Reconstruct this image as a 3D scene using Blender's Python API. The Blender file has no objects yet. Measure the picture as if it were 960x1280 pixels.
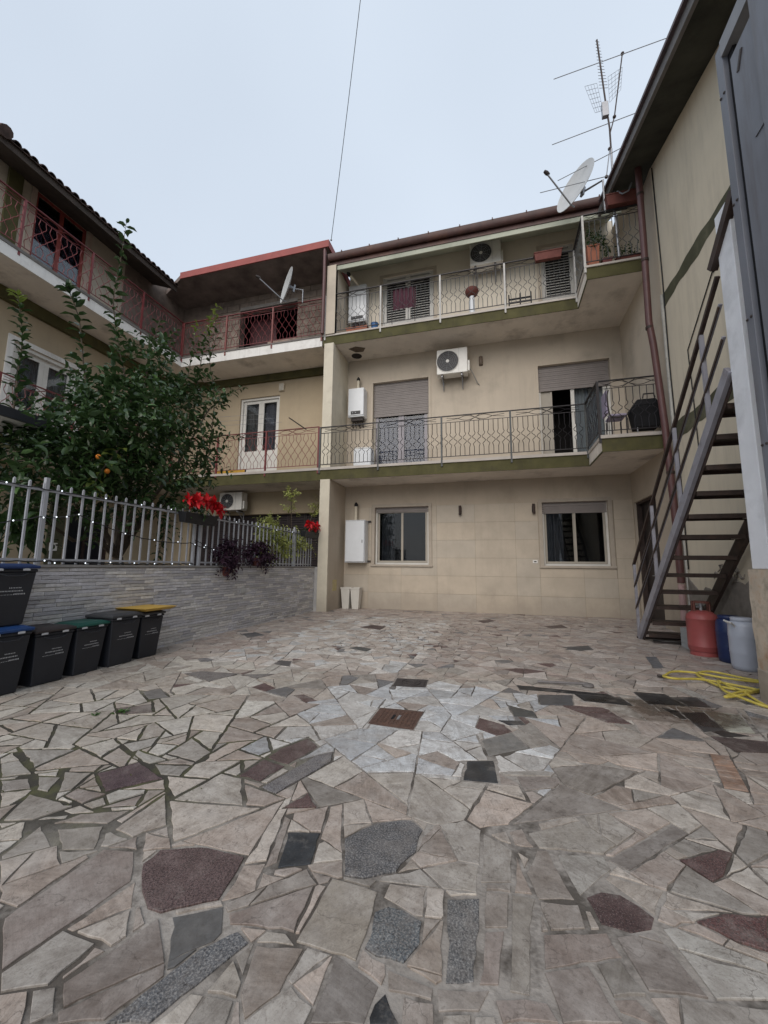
import bpy, math, random
import numpy as np
from math import radians as rad, sin, cos, pi
from mathutils import Vector, Matrix

# ------------------------------------------------------------------ camera, world, sun, exposure
scn = bpy.context.scene
COL = scn.collection
EYE = 1.2
PSI, PIT, ROL, FPX = rad(15.65), rad(7.685), rad(0.55), 504.6
_F = Vector((-sin(PSI)*cos(PIT), cos(PSI)*cos(PIT), sin(PIT)))
_R = Vector((cos(PSI), sin(PSI), 0)); _U = _R.cross(_F)
RR = cos(ROL)*_R + sin(ROL)*_U; UU = -sin(ROL)*_R + cos(ROL)*_U
cam_d = bpy.data.cameras.new('camera'); cam = bpy.data.objects.new('camera', cam_d); COL.objects.link(cam)
cam.matrix_world = Matrix(((RR.x, UU.x, -_F.x, 0), (RR.y, UU.y, -_F.y, 0), (RR.z, UU.z, -_F.z, EYE), (0, 0, 0, 1)))
cam_d.sensor_width = 36; cam_d.lens = FPX/1280*36; cam_d.clip_end = 2000; cam_d.clip_start = 0.05
scn.camera = cam
SUN_EL, SUN_AZ = rad(35), rad(183)   # behind the camera
world = bpy.data.worlds.new('World'); scn.world = world; world.use_nodes = True
wn, wl = world.node_tree.nodes, world.node_tree.links
wn.clear()
w_out = wn.new('ShaderNodeOutputWorld'); w_bg = wn.new('ShaderNodeBackground')
w_sky = wn.new('ShaderNodeTexSky'); w_sky.sky_type = 'NISHITA'; w_sky.sun_disc = False
w_sky.sun_elevation = SUN_EL; w_sky.sun_rotation = SUN_AZ; w_sky.air_density = 1.0; w_sky.dust_density = 3.0
w_mix = wn.new('ShaderNodeMix'); w_mix.data_type = 'RGBA'
w_tc = wn.new('ShaderNodeTexCoord'); w_no = wn.new('ShaderNodeTexNoise'); w_no.inputs['Scale'].default_value = 1.1; w_no.inputs['Detail'].default_value = 3
w_mr = wn.new('ShaderNodeMapRange'); w_mr.inputs['From Min'].default_value = .3; w_mr.inputs['From Max'].default_value = .7
w_mr.inputs['To Min'].default_value = .80; w_mr.inputs['To Max'].default_value = .97
wl.new(w_tc.outputs['Generated'], w_no.inputs['Vector']); wl.new(w_no.outputs['Fac'], w_mr.inputs['Value'])
wl.new(w_mr.outputs['Result'], w_mix.inputs['Factor']); wl.new(w_sky.outputs['Color'], w_mix.inputs['A'])
w_mix.inputs['B'].default_value = (6.45, 7.25, 8.3, 1)          # the even cloud deck
wl.new(w_mix.outputs['Result'], w_bg.inputs['Color']); w_bg.inputs['Strength'].default_value = 0.093
wl.new(w_bg.outputs['Background'], w_out.inputs['Surface'])
sun_d = bpy.data.lights.new('sun', 'SUN'); sun_d.energy = 1.5; sun_d.angle = rad(55); sun_d.color = (1, .91, .82)
sun = bpy.data.objects.new('sun', sun_d); COL.objects.link(sun)
sun.rotation_euler = (rad(90)-SUN_EL, 0, pi-SUN_AZ); sun.location = (0, 0, 30)
scn.view_settings.view_transform = 'Standard'; scn.view_settings.look = 'None'
scn.view_settings.exposure = 0.32; scn.view_settings.gamma = 1.0
try: scn.view_settings.use_curve_mapping = False
except Exception: pass
random.seed(7); RNG = np.random.default_rng(7)
ru = random.uniform

# ------------------------------------------------------------------ survey helpers: photo pixel -> point on a known plane
def ray(u, v): return RR*((u-480)/FPX) - UU*((v-640)/FPX) + _F
def onX(u, v, x): r = ray(u, v); r = r*(x/r.x); return Vector((r.x, r.y, r.z+EYE))
def onY(u, v, y): r = ray(u, v); r = r*(y/r.y); return Vector((r.x, r.y, r.z+EYE))
def onZ(u, v, z=0): r = ray(u, v); r = r*((z-EYE)/r.z); return Vector((r.x, r.y, z))

# ------------------------------------------------------------------ mesh building
class MB:
    def __init__(s): s.v = []; s.f = []
    def add(s, vs, fs):
        n = len(s.v); s.v += [tuple(p) for p in vs]; s.f += [tuple(i+n for i in f) for f in fs]; return s
    def box(s, x0, x1, y0, y1, z0, z1):
        if x0 > x1: x0, x1 = x1, x0
        if y0 > y1: y0, y1 = y1, y0
        if z0 > z1: z0, z1 = z1, z0
        return s.add([(x0,y0,z0),(x1,y0,z0),(x1,y1,z0),(x0,y1,z0),(x0,y0,z1),(x1,y0,z1),(x1,y1,z1),(x0,y1,z1)],
              [(0,3,2,1),(4,5,6,7),(0,1,5,4),(1,2,6,5),(2,3,7,6),(3,0,4,7)])
    def beam(s, a, b, w, h, up=(0,0,1)):
        a, b = Vector(a), Vector(b); d = (b-a).normalized(); up = Vector(up)
        side = d.cross(up)
        if side.length < 1e-4: side = d.cross(Vector((1,0,0)))
        side.normalize(); u2 = side.cross(d)
        vs = []
        for p in (a, b):
            for i, j in ((-1,-1),(1,-1),(1,1),(-1,1)): vs.append(p+side*(i*w/2)+u2*(j*h/2))
        return s.add(vs, [(0,1,2,3),(7,6,5,4),(0,4,5,1),(1,5,6,2),(2,6,7,3),(3,7,4,0)])
    def tube(s, pts, r, n=6, cap=True):
        pts = [Vector(p) for p in pts]; m = len(pts)
        rs = r if isinstance(r, (list, tuple)) else [r]*m
        vs = []; prev = None
        for i, p in enumerate(pts):
            d = (pts[min(i+1, m-1)]-pts[max(i-1, 0)]).normalized()
            if prev is None: a = d.cross(Vector((0,0,1)) if abs(d.z) < .9 else Vector((1,0,0))).normalized()
            else:
                a = prev - d*prev.dot(d); a.normalize()
            prev = a; b = d.cross(a)
            for k in range(n):
                t = 2*pi*k/n; vs.append(p+(a*cos(t)+b*sin(t))*rs[i])
        fs = []
        for i in range(m-1):
            for k in range(n):
                k2 = (k+1) % n; fs.append((i*n+k, i*n+k2, (i+1)*n+k2, (i+1)*n+k))
        if cap: fs.append(tuple(range(n))[::-1]); fs.append(tuple((m-1)*n+k for k in range(n)))
        return s.add(vs, fs)
    def lathe(s, c, prof, n=20, axis='z', cap=True):
        c = Vector(c); vs = []; m = len(prof)
        for r, h in prof:
            for k in range(n):
                t = 2*pi*k/n
                if axis == 'z': vs.append(c+Vector((r*cos(t), r*sin(t), h)))
                elif axis == 'y': vs.append(c+Vector((r*cos(t), h, r*sin(t))))
                else: vs.append(c+Vector((h, r*cos(t), r*sin(t))))
        fs = [(i*n+k, i*n+(k+1) % n, (i+1)*n+(k+1) % n, (i+1)*n+k) for i in range(m-1) for k in range(n)]
        if cap: fs += [tuple(range(n))[::-1], tuple((m-1)*n+k for k in range(n))]
        return s.add(vs, fs)
    def prism(s, poly, z0, z1):
        n = len(poly)
        vs = [(p[0], p[1], z0) for p in poly]+[(p[0], p[1], z1) for p in poly]
        return s.add(vs, [tuple(range(n))[::-1], tuple(range(n, 2*n))]+[(i, (i+1) % n, n+(i+1) % n, n+i) for i in range(n)])
    def frustum(s, b, z0, t, z1):      # b,t = (x0,x1,y0,y1)
        return s.add([(b[0],b[2],z0),(b[1],b[2],z0),(b[1],b[3],z0),(b[0],b[3],z0),(t[0],t[2],z1),(t[1],t[2],z1),(t[1],t[3],z1),(t[0],t[3],z1)],
              [(0,3,2,1),(4,5,6,7),(0,1,5,4),(1,2,6,5),(2,3,7,6),(3,0,4,7)])
    def ball(s, c, r, n=8, sz=1.0):
        prof = [(max(1e-3, r*sin(pi*i/n)), -r*sz*cos(pi*i/n)) for i in range(n+1)]
        return s.lathe(c, prof, n*2)
    def plate_holes(s, x0, x1, z0, z1, holes, put):
        """wall sheet of thickness in plane coords (a,z) with rectangular holes; put(a0,a1,z0,z1) adds a block"""
        xs = sorted(set([x0, x1]+[h[0] for h in holes]+[h[1] for h in holes]))
        for a, b in zip(xs[:-1], xs[1:]):
            zs = [z0]
            for h in sorted([h for h in holes if h[0] <= a+1e-6 and h[1] >= b-1e-6], key=lambda h: h[2]):
                if h[2] > zs[-1]+1e-6: put(a, b, zs[-1], h[2])
                zs.append(h[3])
            if zs[-1] < z1-1e-6: put(a, b, zs[-1], z1)

WL = {}
def mesh_of(name, mb, m, org=(0,0,0), smooth=None, uv=None):
    me = bpy.data.meshes.new(name)
    o = Vector(org)
    me.from_pydata([(p[0]-o.x, p[1]-o.y, p[2]-o.z) for p in mb.v], [], mb.f)
    if m: me.materials.append(m)
    if smooth:
        me.polygons.foreach_set('use_smooth', [True]*len(me.polygons)); me.set_sharp_from_angle(angle=rad(smooth))
    return me
def fixn(me):
    import bmesh
    b = bmesh.new(); b.from_mesh(me); bmesh.ops.recalc_face_normals(b, faces=b.faces); b.to_mesh(me); b.free()
def link(o, parent=None):
    COL.objects.link(o)
    if parent is not None: o.parent = parent
    return o
def part(name, mb, m, parent=None, smooth=None, bev=0, label=None, kind=None, org=None, fix=False):
    """mesh given in world coordinates, linked under parent (a thing or a part)"""
    base = Vector(WL.get(parent.name, (0,0,0))) if parent is not None else Vector((0,0,0))
    og = Vector(org) if org is not None else base
    me = mesh_of(name, mb, m, og, smooth)
    if fix: fixn(me)
    o = bpy.data.objects.new(name, me); link(o, parent); o.location = og-base
    WL[o.name] = tuple(og)
    if bev:
        b = o.modifiers.new('bevel', 'BEVEL'); b.width = bev; b.segments = 2; b.limit_method = 'ANGLE'
    if label: o['label'] = label
    if kind: o['kind'] = kind
    return o
def inst(name, me, parent, wloc, rz=0, sc=None, rot=None):
    o = bpy.data.objects.new(name, me); link(o, parent)
    o.location = Vector(wloc)-Vector(WL.get(parent.name, (0,0,0)))
    o.rotation_euler = rot if rot else (0, 0, rz)
    if sc: o.scale = sc
    WL[o.name] = tuple(wloc)
    return o
def thing(name, label, cat, loc, group=None, rz=0):
    o = bpy.data.objects.new(name, None); link(o); o.location = loc; o.empty_display_size = .2
    WL[o.name] = tuple(loc); o['label'] = label; o['category'] = cat
    if group: o['group'] = group
    return o
def tag(o, label, cat, group=None):
    o['label'] = label; o['category'] = cat
    if group: o['group'] = group
    return o
def rename(o, name):
    w = WL[o.name]; o.name = name; WL[o.name] = w

# ------------------------------------------------------------------ materials
def mk(name):
    m = bpy.data.materials.new(name); m.use_nodes = True; nt = m.node_tree
    return m, nt, nt.nodes['Principled BSDF']
def N(nt, t, **kw):
    n = nt.nodes.new(t)
    for k, v in kw.items():
        if k in n.inputs: n.inputs[k].default_value = v
        else: setattr(n, k, v)
    return n
def mixc(nt, fac, a, b, blend='MIX'):
    n = nt.nodes.new('ShaderNodeMix'); n.data_type = 'RGBA'; n.blend_type = blend
    for key, val in (('Factor', fac), ('A', a), ('B', b)):
        if hasattr(val, 'links'): nt.links.new(val, n.inputs[key])
        else: n.inputs[key].default_value = val if key == 'Factor' else ((*val, 1) if len(val) == 3 else val)
    return n.outputs['Result']
def ramp(nt, src, lo, hi, a=0., b=1.):
    n = nt.nodes.new('ShaderNodeMapRange'); n.inputs['From Min'].default_value = lo; n.inputs['From Max'].default_value = hi
    n.inputs['To Min'].default_value = a; n.inputs['To Max'].default_value = b
    nt.links.new(src, n.inputs['Value']); return n.outputs['Result']
def noise(nt, scale, vec=None, detail=5, rough=.6, stretch=None):
    if vec is None:
        vec = nt.nodes.new('ShaderNodeNewGeometry').outputs['Position']
    if stretch:
        mp = nt.nodes.new('ShaderNodeMapping'); mp.inputs['Scale'].default_value = stretch
        nt.links.new(vec, mp.inputs['Vector']); vec = mp.outputs['Vector']
    n = nt.nodes.new('ShaderNodeTexNoise'); n.inputs['Scale'].default_value = scale; n.inputs['Detail'].default_value = detail
    n.inputs['Roughness'].default_value = rough; nt.links.new(vec, n.inputs['Vector']); return n.outputs['Fac']
def bump(nt, bsdf, src, strength=.3, dist=.01):
    b = nt.nodes.new('ShaderNodeBump'); b.inputs['Strength'].default_value = strength; b.inputs['Distance'].default_value = dist
    nt.links.new(src, b.inputs['Height']); nt.links.new(b.outputs['Normal'], bsdf.inputs['Normal'])
MATS = {}
def weather(m, runs=.22, base=.45, runcol=(.24, .21, .17), basecol=(.26, .22, .18)):
    nt = m.node_tree; b = nt.nodes['Principled BSDF']; src = b.inputs['Base Color'].links[0].from_socket
    g = nt.nodes.new('ShaderNodeNewGeometry').outputs['Position']
    c = mixc(nt, ramp(nt, noise(nt, 3.0, g, 8, .7, stretch=(1.3, 1.3, .14)), .52, .74, 0, runs), src, runcol)
    sp = nt.nodes.new('ShaderNodeSeparateXYZ'); nt.links.new(g, sp.inputs[0])
    ad = nt.nodes.new('ShaderNodeMath'); ad.operation = 'MULTIPLY_ADD'; nt.links.new(noise(nt, 3, g, 6, .7), ad.inputs[0]); ad.inputs[1].default_value = -.9; nt.links.new(sp.outputs['Z'], ad.inputs[2])
    c = mixc(nt, ramp(nt, ad.outputs[0], -.35, .15, base, 0), c, basecol)
    nt.links.new(c, b.inputs['Base Color'])
def simple(name, col, rough=.6, metal=0., var=.15, nscale=6, bmp=.15, bscale=40, spec=.4, stain=None, stain_amt=.5, stain_scale=2., streak=False):
    if name in MATS: return MATS[name]
    m, nt, b = mk(name)
    dark = tuple(c*(1-var) for c in col); lite = tuple(min(1, c*(1+var)) for c in col)
    c = mixc(nt, ramp(nt, noise(nt, nscale), .3, .7), dark, lite)
    if stain:
        st = (3.2, 3.2, .35) if streak else None
        s = ramp(nt, noise(nt, stain_scale, stretch=st, detail=7, rough=.65), .52, .72, 0, stain_amt)
        c = mixc(nt, s, c, stain)
    nt.links.new(c, b.inputs['Base Color'])
    b.inputs['Roughness'].default_value = rough; b.inputs['Metallic'].default_value = metal
    b.inputs['Specular IOR Level'].default_value = spec
    if bmp: bump(nt, b, noise(nt, bscale, detail=3), bmp, .004)
    MATS[name] = m; return m
plaster = simple('beige_plaster', (.47, .405, .325), .85, var=.06, nscale=1.3, bmp=.25, bscale=90, spec=.2, stain=(.30, .25, .19), stain_amt=.4, stain_scale=.8)
plaster_up = simple('pale_plaster', (.53, .465, .38), .85, var=.06, nscale=1.0, bmp=.25, bscale=90, spec=.2, stain=(.27, .24, .2), stain_amt=.5, stain_scale=.7)
soffit = simple('stained_soffit_plaster', (.72, .66, .585), .9, var=.09, nscale=1.2, bmp=.2, bscale=60, spec=.2, stain=(.17, .14, .12), stain_amt=.6, stain_scale=1.1)
yellowp = simple('cream_plaster', (.68, .605, .475), .9, var=.07, nscale=.9, bmp=.3, bscale=70, spec=.15, stain=(.44, .39, .31), stain_amt=.45, stain_scale=1.0, streak=True)
nbrp = simple('ochre_plaster', (.43, .355, .25), .85, var=.08, nscale=1.2, bmp=.25, bscale=80, spec=.2, stain=(.33, .27, .19), stain_amt=.4, stain_scale=.8)
ashlar = simple('cladding_tile_stone', (.47, .41, .33), .55, var=.08, nscale=2.2, bmp=.12, bscale=50, spec=.35, stain=(.36, .31, .25), stain_amt=.35, stain_scale=1.6)
grout = simple('cladding_grout', (.30, .26, .205), .9, var=.1)
greenp = simple('weathered_green_paint', (.088, .082, .036), .8, var=.22, nscale=3, bmp=.3, bscale=30, spec=.2, stain=(.055, .05, .032), stain_amt=.7, stain_scale=2.2)
greenband = simple('faded_green_band', (.090, .088, .055), .85, var=.2, nscale=2, bmp=.3, spec=.2, stain=(.28, .26, .18), stain_amt=.35, stain_scale=2)
paleceil = simple('pale_green_soffit', (.42, .44, .36), .85, var=.12, nscale=1.2, bmp=.15, spec=.2, stain=(.14, .15, .11), stain_amt=.5, stain_scale=1.0)
whitep = simple('weathered_white_paint', (.76, .75, .72), .6, var=.05, nscale=3, bmp=.12, stain=(.34, .32, .29), stain_amt=.45, stain_scale=3)
creamp = simple('cream_pillar_paint', (.62, .57, .46), .7, var=.06, nscale=3, bmp=.2, stain=(.40, .35, .27), stain_amt=.45, stain_scale=2)
marble_slab = simple('balcony_edge_marble', (.46, .42, .38), .5, var=.12, nscale=4, bmp=.1, stain=(.25, .22, .19), stain_amt=.5)
rawwall = simple('raw_block_wall', (.21, .17, .145), .95, var=.25, nscale=2.5, bmp=.8, bscale=18, spec=.1, stain=(.08, .065, .055), stain_amt=.7, stain_scale=1.4)
rawblock = simple('raw_block_face', (.27, .225, .19), .95, var=.28, nscale=3.2, bmp=.8, bscale=24, spec=.1, stain=(.12, .10, .085), stain_amt=.6, stain_scale=1.5)
rawceil = simple('sooty_roof_underside', (.20, .165, .15), .95, var=.35, nscale=2, bmp=.4, bscale=20, spec=.1)
redpaint = simple('red_fascia_paint', (.32, .075, .065), .6, var=.2, nscale=4, bmp=.2, stain=(.13, .04, .04), stain_amt=.5)
gutterm = simple('brown_gutter_metal', (.075, .036, .032), .5, var=.25, nscale=5, bmp=.1, stain=(.2, .09, .05), stain_amt=.4)
pipem = simple('maroon_downpipe', (.105, .045, .043), .45, var=.15, nscale=5, bmp=.08, spec=.5)
railred = simple('red_railing_paint', (.17, .036, .038), .5, var=.2, nscale=12, bmp=.1)
railredf = simple('faded_red_railing_paint', (.20, .065, .058), .55, var=.2, nscale=12, bmp=.1)
raildark = simple('dark_iron_paint', (.028, .026, .03), .45, var=.25, nscale=12, bmp=.1, metal=.2)
railgrey = simple('grey_iron_paint', (.075, .08, .08), .5, var=.25, nscale=10, bmp=.1)
postpale = simple('pale_post_paint', (.45, .44, .42), .5, var=.15)
fencem = simple('galvanised_fence_paint', (.40, .41, .44), .45, var=.1, nscale=8, bmp=.05, metal=.2, spec=.5)
stairsteel = simple('stair_grey_steel', (.29, .29, .33), .5, var=.12, nscale=5, bmp=.08, metal=.1, stain=(.12, .07, .05), stain_amt=.45, stain_scale=6)
rustdark = simple('rusted_brown_steel', (.042, .028, .024), .6, var=.35, nscale=8, bmp=.25, stain=(.10, .05, .03), stain_amt=.4, stain_scale=7)
gatesteel = simple('slate_grey_steel', (.17, .18, .21), .5, var=.12, nscale=1.5, bmp=.1, bscale=15, stain=(.09, .075, .07), stain_amt=.6, stain_scale=1.4, streak=True)
blackm = simple('black_gap', (.006, .006, .008), .8, var=.2, bmp=0)
pvcw = simple('white_pvc', (.66, .65, .61), .35, var=.04, bmp=0, stain=(.42, .39, .34), stain_amt=.3)
framegrey = simple('taupe_window_frame', (.36, .33, .28), .45, var=.05, bmp=0)
shutterm = simple('taupe_roller_shutter', (.235, .21, .20), .55, var=.08, nscale=4, bmp=.05)
louvre = simple('white_louvre', (.58, .57, .54), .5, var=.06, bmp=0)
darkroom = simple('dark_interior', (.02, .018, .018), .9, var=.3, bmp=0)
darkslat = simple('dark_interior_slat', (.05, .04, .045), .8, var=.3, bmp=0)
curtainm = simple('grey_curtain', (.26, .27, .28), .9, var=.1, nscale=3, bmp=.1)
curtainw = simple('white_curtain', (.55, .56, .57), .9, var=.08, nscale=3, bmp=.1)
doorbrown = simple('dark_door_wood', (.022, .016, .016), .5, var=.3, nscale=6)
acwhite = simple('aged_white_enamel', (.76, .75, .71), .4, var=.04, bmp=0, stain=(.42, .39, .33), stain_amt=.45, stain_scale=4)
enamel = simple('clean_white_enamel', (.70, .73, .76), .3, var=.03, bmp=0, spec=.5)
acdark = simple('dark_fan_grille', (.045, .045, .048), .5, var=.2, bmp=0)
steelg = simple('zinc_grey_metal', (.30, .31, .33), .4, var=.15, metal=.4, bmp=.05)
dishm = simple('dish_grey_enamel', (.50, .51, .51), .45, var=.06, nscale=2, bmp=.05, stain=(.34, .34, .32), stain_amt=.4, stain_scale=5)
terra = simple('terracotta', (.15, .05, .04), .8, var=.2, nscale=8, bmp=.2, stain=(.16, .06, .045), stain_amt=.5)
rooftile = simple('weathered_roof_tile', (.075, .05, .042), .9, var=.4, nscale=6, bmp=.5, bscale=30, stain=(.025, .022, .02), stain_amt=.6, stain_scale=4)
woodd = simple('dark_roof_wood', (.055, .042, .034), .85, var=.3, nscale=5, bmp=.3, stain=(.03, .03, .02), stain_amt=.5)
sooty = simple('mossy_dark_soffit', (.052, .052, .040), .9, var=.35, nscale=1.5, bmp=.3, stain=(.012, .013, .01), stain_amt=.6, stain_scale=1.6)
greyfascia = simple('grey_fascia_sheet', (.16, .15, .145), .7, var=.15, nscale=3, bmp=.1)
concrete = simple('rough_grey_render', (.26, .235, .205), .95, var=.2, nscale=5, bmp=.9, bscale=22, spec=.1, stain=(.12, .10, .08), stain_amt=.6, stain_scale=3)
plinthm = simple('crumbling_ochre_plinth', (.52, .44, .35), .95, var=.28, nscale=9, bmp=1.0, bscale=26, spec=.1, stain=(.27, .14, .07), stain_amt=.85, stain_scale=4.5)
binblack = simple('charcoal_bin_plastic', (.018, .020, .026), .5, var=.15, nscale=4, bmp=.12, bscale=120, spec=.45)
lidgreen = simple('green_lid_plastic', (.008, .07, .055), .4, var=.1, bmp=.05)
lidblue = simple('blue_lid_plastic', (.012, .045, .15), .4, var=.1, bmp=.05)
lidbrown = simple('brown_black_lid_plastic', (.035, .028, .028), .45, var=.15, bmp=.05)
lidgrey = simple('grey_black_lid_plastic', (.045, .047, .052), .45, var=.15, bmp=.05)
yellowpl = simple('yellow_lid_plastic', (.52, .33, .06), .45, var=.1, bmp=.05)
printm = simple('white_print', (.55, .56, .58), .6, var=.1, bmp=0)
gasred = simple('coral_red_cylinder_paint', (.30, .072, .07), .45, var=.1, nscale=6, bmp=.1, stain=(.30, .10, .08), stain_amt=.5, stain_scale=4)
gasrust = simple('rusty_valve_guard', (.12, .045, .035), .7, var=.3, nscale=14, bmp=.3)
drumblue = simple('navy_drum_plastic', (.010, .022, .085), .4, var=.1, bmp=.05, spec=.5)
drumwhite = simple('milky_drum_plastic', (.42, .45, .52), .35, var=.05, nscale=3, bmp=.03, spec=.5)
hosey = simple('yellow_hose_rubber', (.50, .41, .08), .5, var=.2, nscale=20, bmp=0)
castiron = simple('rusty_cast_iron', (.095, .055, .042), .75, var=.35, nscale=25, bmp=.5, bscale=60, stain=(.16, .08, .05), stain_amt=.5, stain_scale=14)
castdark = simple('dark_cast_iron', (.05, .042, .04), .7, var=.3, nscale=25, bmp=.5, bscale=60)
cablem = simple('black_cable', (.015, .014, .014), .6, var=.1, bmp=0)
barkm = simple('citrus_bark', (.09, .07, .05), .9, var=.3, nscale=14, bmp=.6, bscale=50)
redflower = simple('scarlet_bract', (.50, .006, .012), .55, var=.25, nscale=18, bmp=0)
purpleleaf = simple('purple_leaf', (.028, .008, .022), .6, var=.4, nscale=18, bmp=0)
orangem = simple('orange_peel', (.62, .20, .02), .5, var=.15, nscale=20, bmp=.2, bscale=200)
bluepl = simple('blue_plastic', (.03, .12, .30), .4, var=.1, bmp=0)
clothm = simple('crimson_cloth', (.085, .03, .045), .9, var=.3, nscale=20, bmp=.1)
lavender = simple('mauve_cloth', (.36, .32, .43), .9, var=.15, nscale=8, bmp=.1)
yellowbd = simple('yellow_board_paint', (.50, .29, .04), .6, var=.15, nscale=8, bmp=.1)
polem = simple('grey_pole_plastic', (.14, .13, .13), .5, var=.2, nscale=10, bmp=0)

for m_ in (plaster, plaster_up, yellowp, nbrp, ashlar, creamp): weather(m_)
weather(greenp, .6, 0, (.05, .042, .03)); weather(whitep, .4, .2, (.33, .31, .28)); weather(soffit, .25, 0, (.36, .31, .26))
def leafmat(name, dark, lite, rough=.4, trans=.25):
    m, nt, b = mk(name)
    at = nt.nodes.new('ShaderNodeAttribute'); at.attribute_name = 'shade'
    oi = nt.nodes.new('ShaderNodeObjectInfo')
    c = mixc(nt, ramp(nt, noise(nt, 9, detail=2), .35, .65), dark, lite)
    c2 = mixc(nt, at.outputs['Fac'], c, tuple(min(1, x*2.2) for x in lite))
    nt.links.new(c2, b.inputs['Base Color']); b.inputs['Roughness'].default_value = rough
    b.inputs['Specular IOR Level'].default_value = .5
    tr = nt.nodes.new('ShaderNodeBsdfTranslucent'); nt.links.new(c2, tr.inputs['Color'])
    mx = nt.nodes.new('ShaderNodeMixShader'); mx.inputs[0].default_value = trans
    nt.links.new(b.outputs[0], mx.inputs[1]); nt.links.new(tr.outputs[0], mx.inputs[2])
    nt.links.new(mx.outputs[0], nt.nodes['Material Output'].inputs['Surface'])
    return m
leafg = leafmat('citrus_leaf', (.020, .046, .015), (.05, .092, .030), .26)
leafy = leafmat('young_yellow_green_leaf', (.11, .16, .03), (.20, .25, .045))
leafv = leafmat('variegated_leaf', (.13, .17, .045), (.30, .32, .10))
weedm = leafmat('weed_leaf', (.03, .07, .015), (.06, .12, .03))

def glassmat():
    m, nt, b = mk('window_glass'); nt.nodes.remove(b)
    tr = nt.nodes.new('ShaderNodeBsdfTransparent'); tr.inputs['Color'].default_value = (.75, .78, .8, 1)
    gl = nt.nodes.new('ShaderNodeBsdfGlossy'); gl.inputs['Roughness'].default_value = .02
    fr = nt.nodes.new('ShaderNodeFresnel'); fr.inputs['IOR'].default_value = 1.5
    bp = nt.nodes.new('ShaderNodeBump'); bp.inputs['Strength'].default_value = .04; bp.inputs['Distance'].default_value = .02
    nt.links.new(noise(nt, 1.7, detail=1), bp.inputs['Height']); nt.links.new(bp.outputs[0], gl.inputs['Normal'])
    add = ramp(nt, fr.outputs[0], 0, 1, 0, .9)
    mx = nt.nodes.new('ShaderNodeMixShader'); nt.links.new(add, mx.inputs[0])
    nt.links.new(tr.outputs[0], mx.inputs[1]); nt.links.new(gl.outputs[0], mx.inputs[2])
    nt.links.new(mx.outputs[0], nt.nodes['Material Output'].inputs['Surface']); return m
glass = glassmat()
bulbm, _nt, _b = mk('lit_fairy_bulb'); _b.inputs['Emission Color'].default_value = (.85, .92, 1, 1); _b.inputs['Emission Strength'].default_value = 1.1
_b.inputs['Base Color'].default_value = (.8, .85, .9, 1)

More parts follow.
